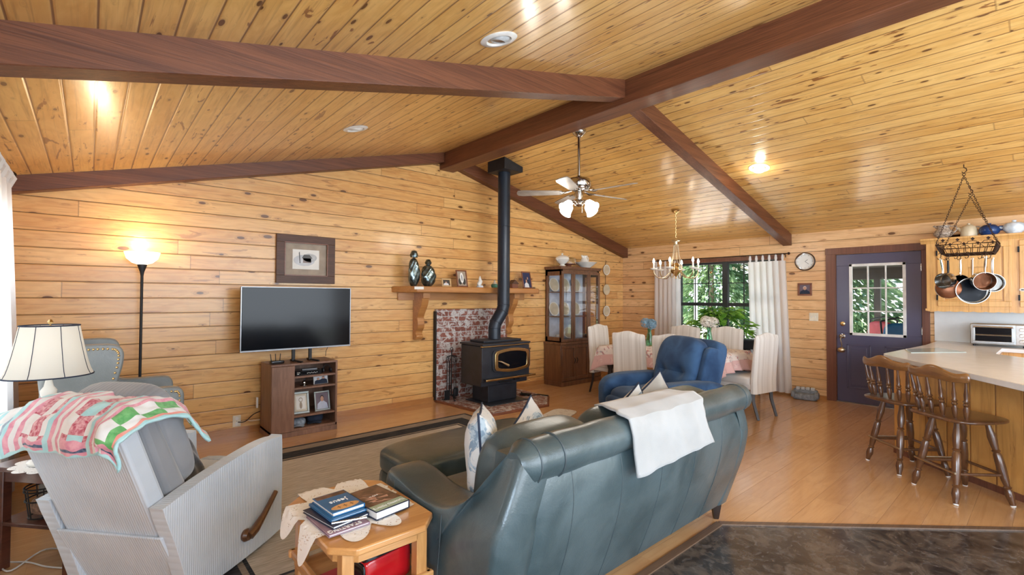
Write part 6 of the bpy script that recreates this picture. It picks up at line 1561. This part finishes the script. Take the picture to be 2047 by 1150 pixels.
# fan
FX, FY = 4.055, 3.48
fz = zc(FX)
fan = thing('ceiling_fan', 'brushed nickel five-blade ceiling fan with lit tulip glass shades', 'ceiling fan', (FX, FY, 0))
obj('canopy', MB().lathe([(.02, fz-.11), (.035, fz-.10), (.072, fz-.06), (.078, fz-.03), (.06, fz+.015), (0, fz+.02)], n=30), 'nickel', fan)
obj('downrod', MB().cyl((0, 0, 2.74), (0, 0, fz-.08), .0145, n=14), 'nickel', fan)
obj('motor_housing', MB().lathe([(0, 2.60), (.06, 2.605), (.115, 2.625), (.132, 2.65), (.134, 2.705), (.12, 2.735), (.05, 2.752), (.02, 2.775), (0, 2.775)], n=36), 'nickel', fan)
obj('switch_housing', MB().lathe([(0, 2.43), (.03, 2.435), (.05, 2.45), (.052, 2.49), (.038, 2.51), (.045, 2.56), (.04, 2.605), (0, 2.61)], n=28), 'nickel', fan)
for k in range(5):
    a = R_(350+72*k); c_, s_ = cos(a), sin(a)
    m = MB().at((0, 0, 2.605), (0, 0, a))
    m.tube([(.08, 0, .0), (.13, .012, -.012), (.17, .03, -.018), (.215, .03, -.016)], .007, 6); m.tube([(.08, 0, .0), (.13, -.012, -.012), (.17, -.03, -.018), (.215, -.03, -.016)], .007, 6)
    br2 = obj('blade_arm', m, 'nickel', fan)
    m = MB().at((0, 0, 2.588), (R_(12), 0, a))
    bl_ = [(.19, -.045), (.24, -.052), (.62, -.070), (.675, -.060), (.69, -.02), (.69, .02), (.675, .060), (.62, .070), (.24, .052), (.19, .045)]
    m.prism(bl_, -.004, .004, 2); obj('blade', m, 'fan_blade', fan, smooth=False)
for k in range(4):
    a = R_(-4+90*k); d = Vector((cos(a)*.75, sin(a)*.75, -.66)).normalized(); p0 = Vector((.045*cos(a), .045*sin(a), 2.475)); p1 = Vector((.115*cos(a), .115*sin(a), 2.475))
    arm_ = obj('light_arm', MB().tube([p0, (p0+p1)/2+Vector((0, 0, .012)), p1, p1+d*.02], .010, 8), 'nickel', fan)
    obj('shade', MB().lathe([(.024, 0), (.042, .02), (.050, .055), (.055, .090), (.072, .122), (.068, .122), (.048, .09), (.0, .03)], p1+d*.015, 24, axis=d), 'globe_glow', fan)
    lamp('fan_light', 'POINT', tuple(p1+d*.185), 5.5, (1, .93, .82), .05, parent=fan)
obj('pull_chain', MB().tube([(.02, -.03, 2.435), (.02, -.03, 2.37)], .002, 5).sph((.02, -.03, 2.365), .006, 6), 'nickel', fan)
# chandelier
CX, CY = 6.45, 3.67
cz = zc(CX)
chd = thing('chandelier', 'brass and cream six-arm candle chandelier over the dining table', 'chandelier', (CX, CY, 0))
obj('canopy', MB().lathe([(0, cz-.05), (.02, cz-.045), (.06, cz-.02), (.068, cz+.0), (0, cz+.015)], n=26), 'brass', chd)
m = MB(); chain(m, (0, 0, cz-.05), (0, 0, 2.30), .03); obj('chain', m, 'brass', chd)
obj('crown', MB().lathe([(0, 2.30), (.012, 2.30), (.03, 2.285), (.058, 2.275), (.062, 2.262), (.035, 2.25), (.03, 2.21), (.038, 2.20), (0, 2.20)], n=24), 'champagne', chd)
for k in range(6):
    a = k*pi/3+.26; obj('rod', MB().tube([(.03*cos(a), .03*sin(a), 2.21), (.045*cos(a), .045*sin(a), 2.05), (.085*cos(a), .085*sin(a), 1.88), (.10*cos(a), .10*sin(a), 1.83)], .005, 6), 'champagne', chd)
obj('hub', MB().lathe([(0, 1.70), (.010, 1.71), (.006, 1.73), (.03, 1.76), (.06, 1.79), (.085, 1.81), (.09, 1.83), (.05, 1.84), (.04, 1.87), (.055, 1.90), (.03, 1.93), (0, 1.94)], n=24), 'brass', chd)
for k in range(6):
    a = k*pi/3+.26; q = lambda r_, z: (r_*cos(a), r_*sin(a), z)
    ar = obj('arm', MB().tube(smooth_poly([q(.07, 1.82), q(.11, 1.77), (q(.18, 1.715)), q(.26, 1.72), q(.31, 1.77), q(.32, 1.83)], 4), .0075, 8), 'champagne', chd)
    obj('drip_pan', MB().lathe([(.012, 1.83), (.045, 1.842), (.055, 1.855), (.052, 1.858), (.02, 1.848), (0, 1.848)], (q(.32, 0)[0], q(.32, 0)[1], 0), 22), 'porcelain', ar)
    obj('candle_sleeve', MB().cyl(q(.32, 1.848), q(.32, 1.93), .012, n=12), 'porcelain', ar)
    obj('bulb', MB().lathe([(.006, 1.93), (.016, 1.95), (.012, 1.975), (.002, 2.0)], (q(.32, 0)[0], q(.32, 0)[1], 0), 12), 'candle_glow', ar)
    lamp('candle_light', 'POINT', q(.37, 1.99), .7, (1, .84, .62), .03, parent=chd)

# ------------------------------------------------------------------ one group name per kind of repeat
GROUPS = {'dining_chair': 'dining chairs around the table', 'bar_stool': 'bar stools at the white counter', 'throw_pillow': 'throw pillows on sofa and recliner',
          'recessed_light': 'recessed ceiling lights', 'curtain': 'white curtain panels', 'curtain_rod': 'curtain rods', 'photo_frame': 'framed photographs',
          'patio_chair': 'patio chairs outside the door', 'saucepan': 'steel pans on the pot rack', 'recliner': 'recliners', 'sculpture': 'metallic figure sculptures on the mantel',
          'flower_vase': 'green glass vases of hydrangeas', 'cap': 'caps on the bottom shelf of the stand', 'wall_plate': 'plates on the iron wall hanger', 'pitcher': 'pitchers'}
for o in SC.objects:
    k = o.name.split('.')[0]
    if o.parent is None and 'label' in o and k in GROUPS and 'group' not in o: o['group'] = GROUPS[k]
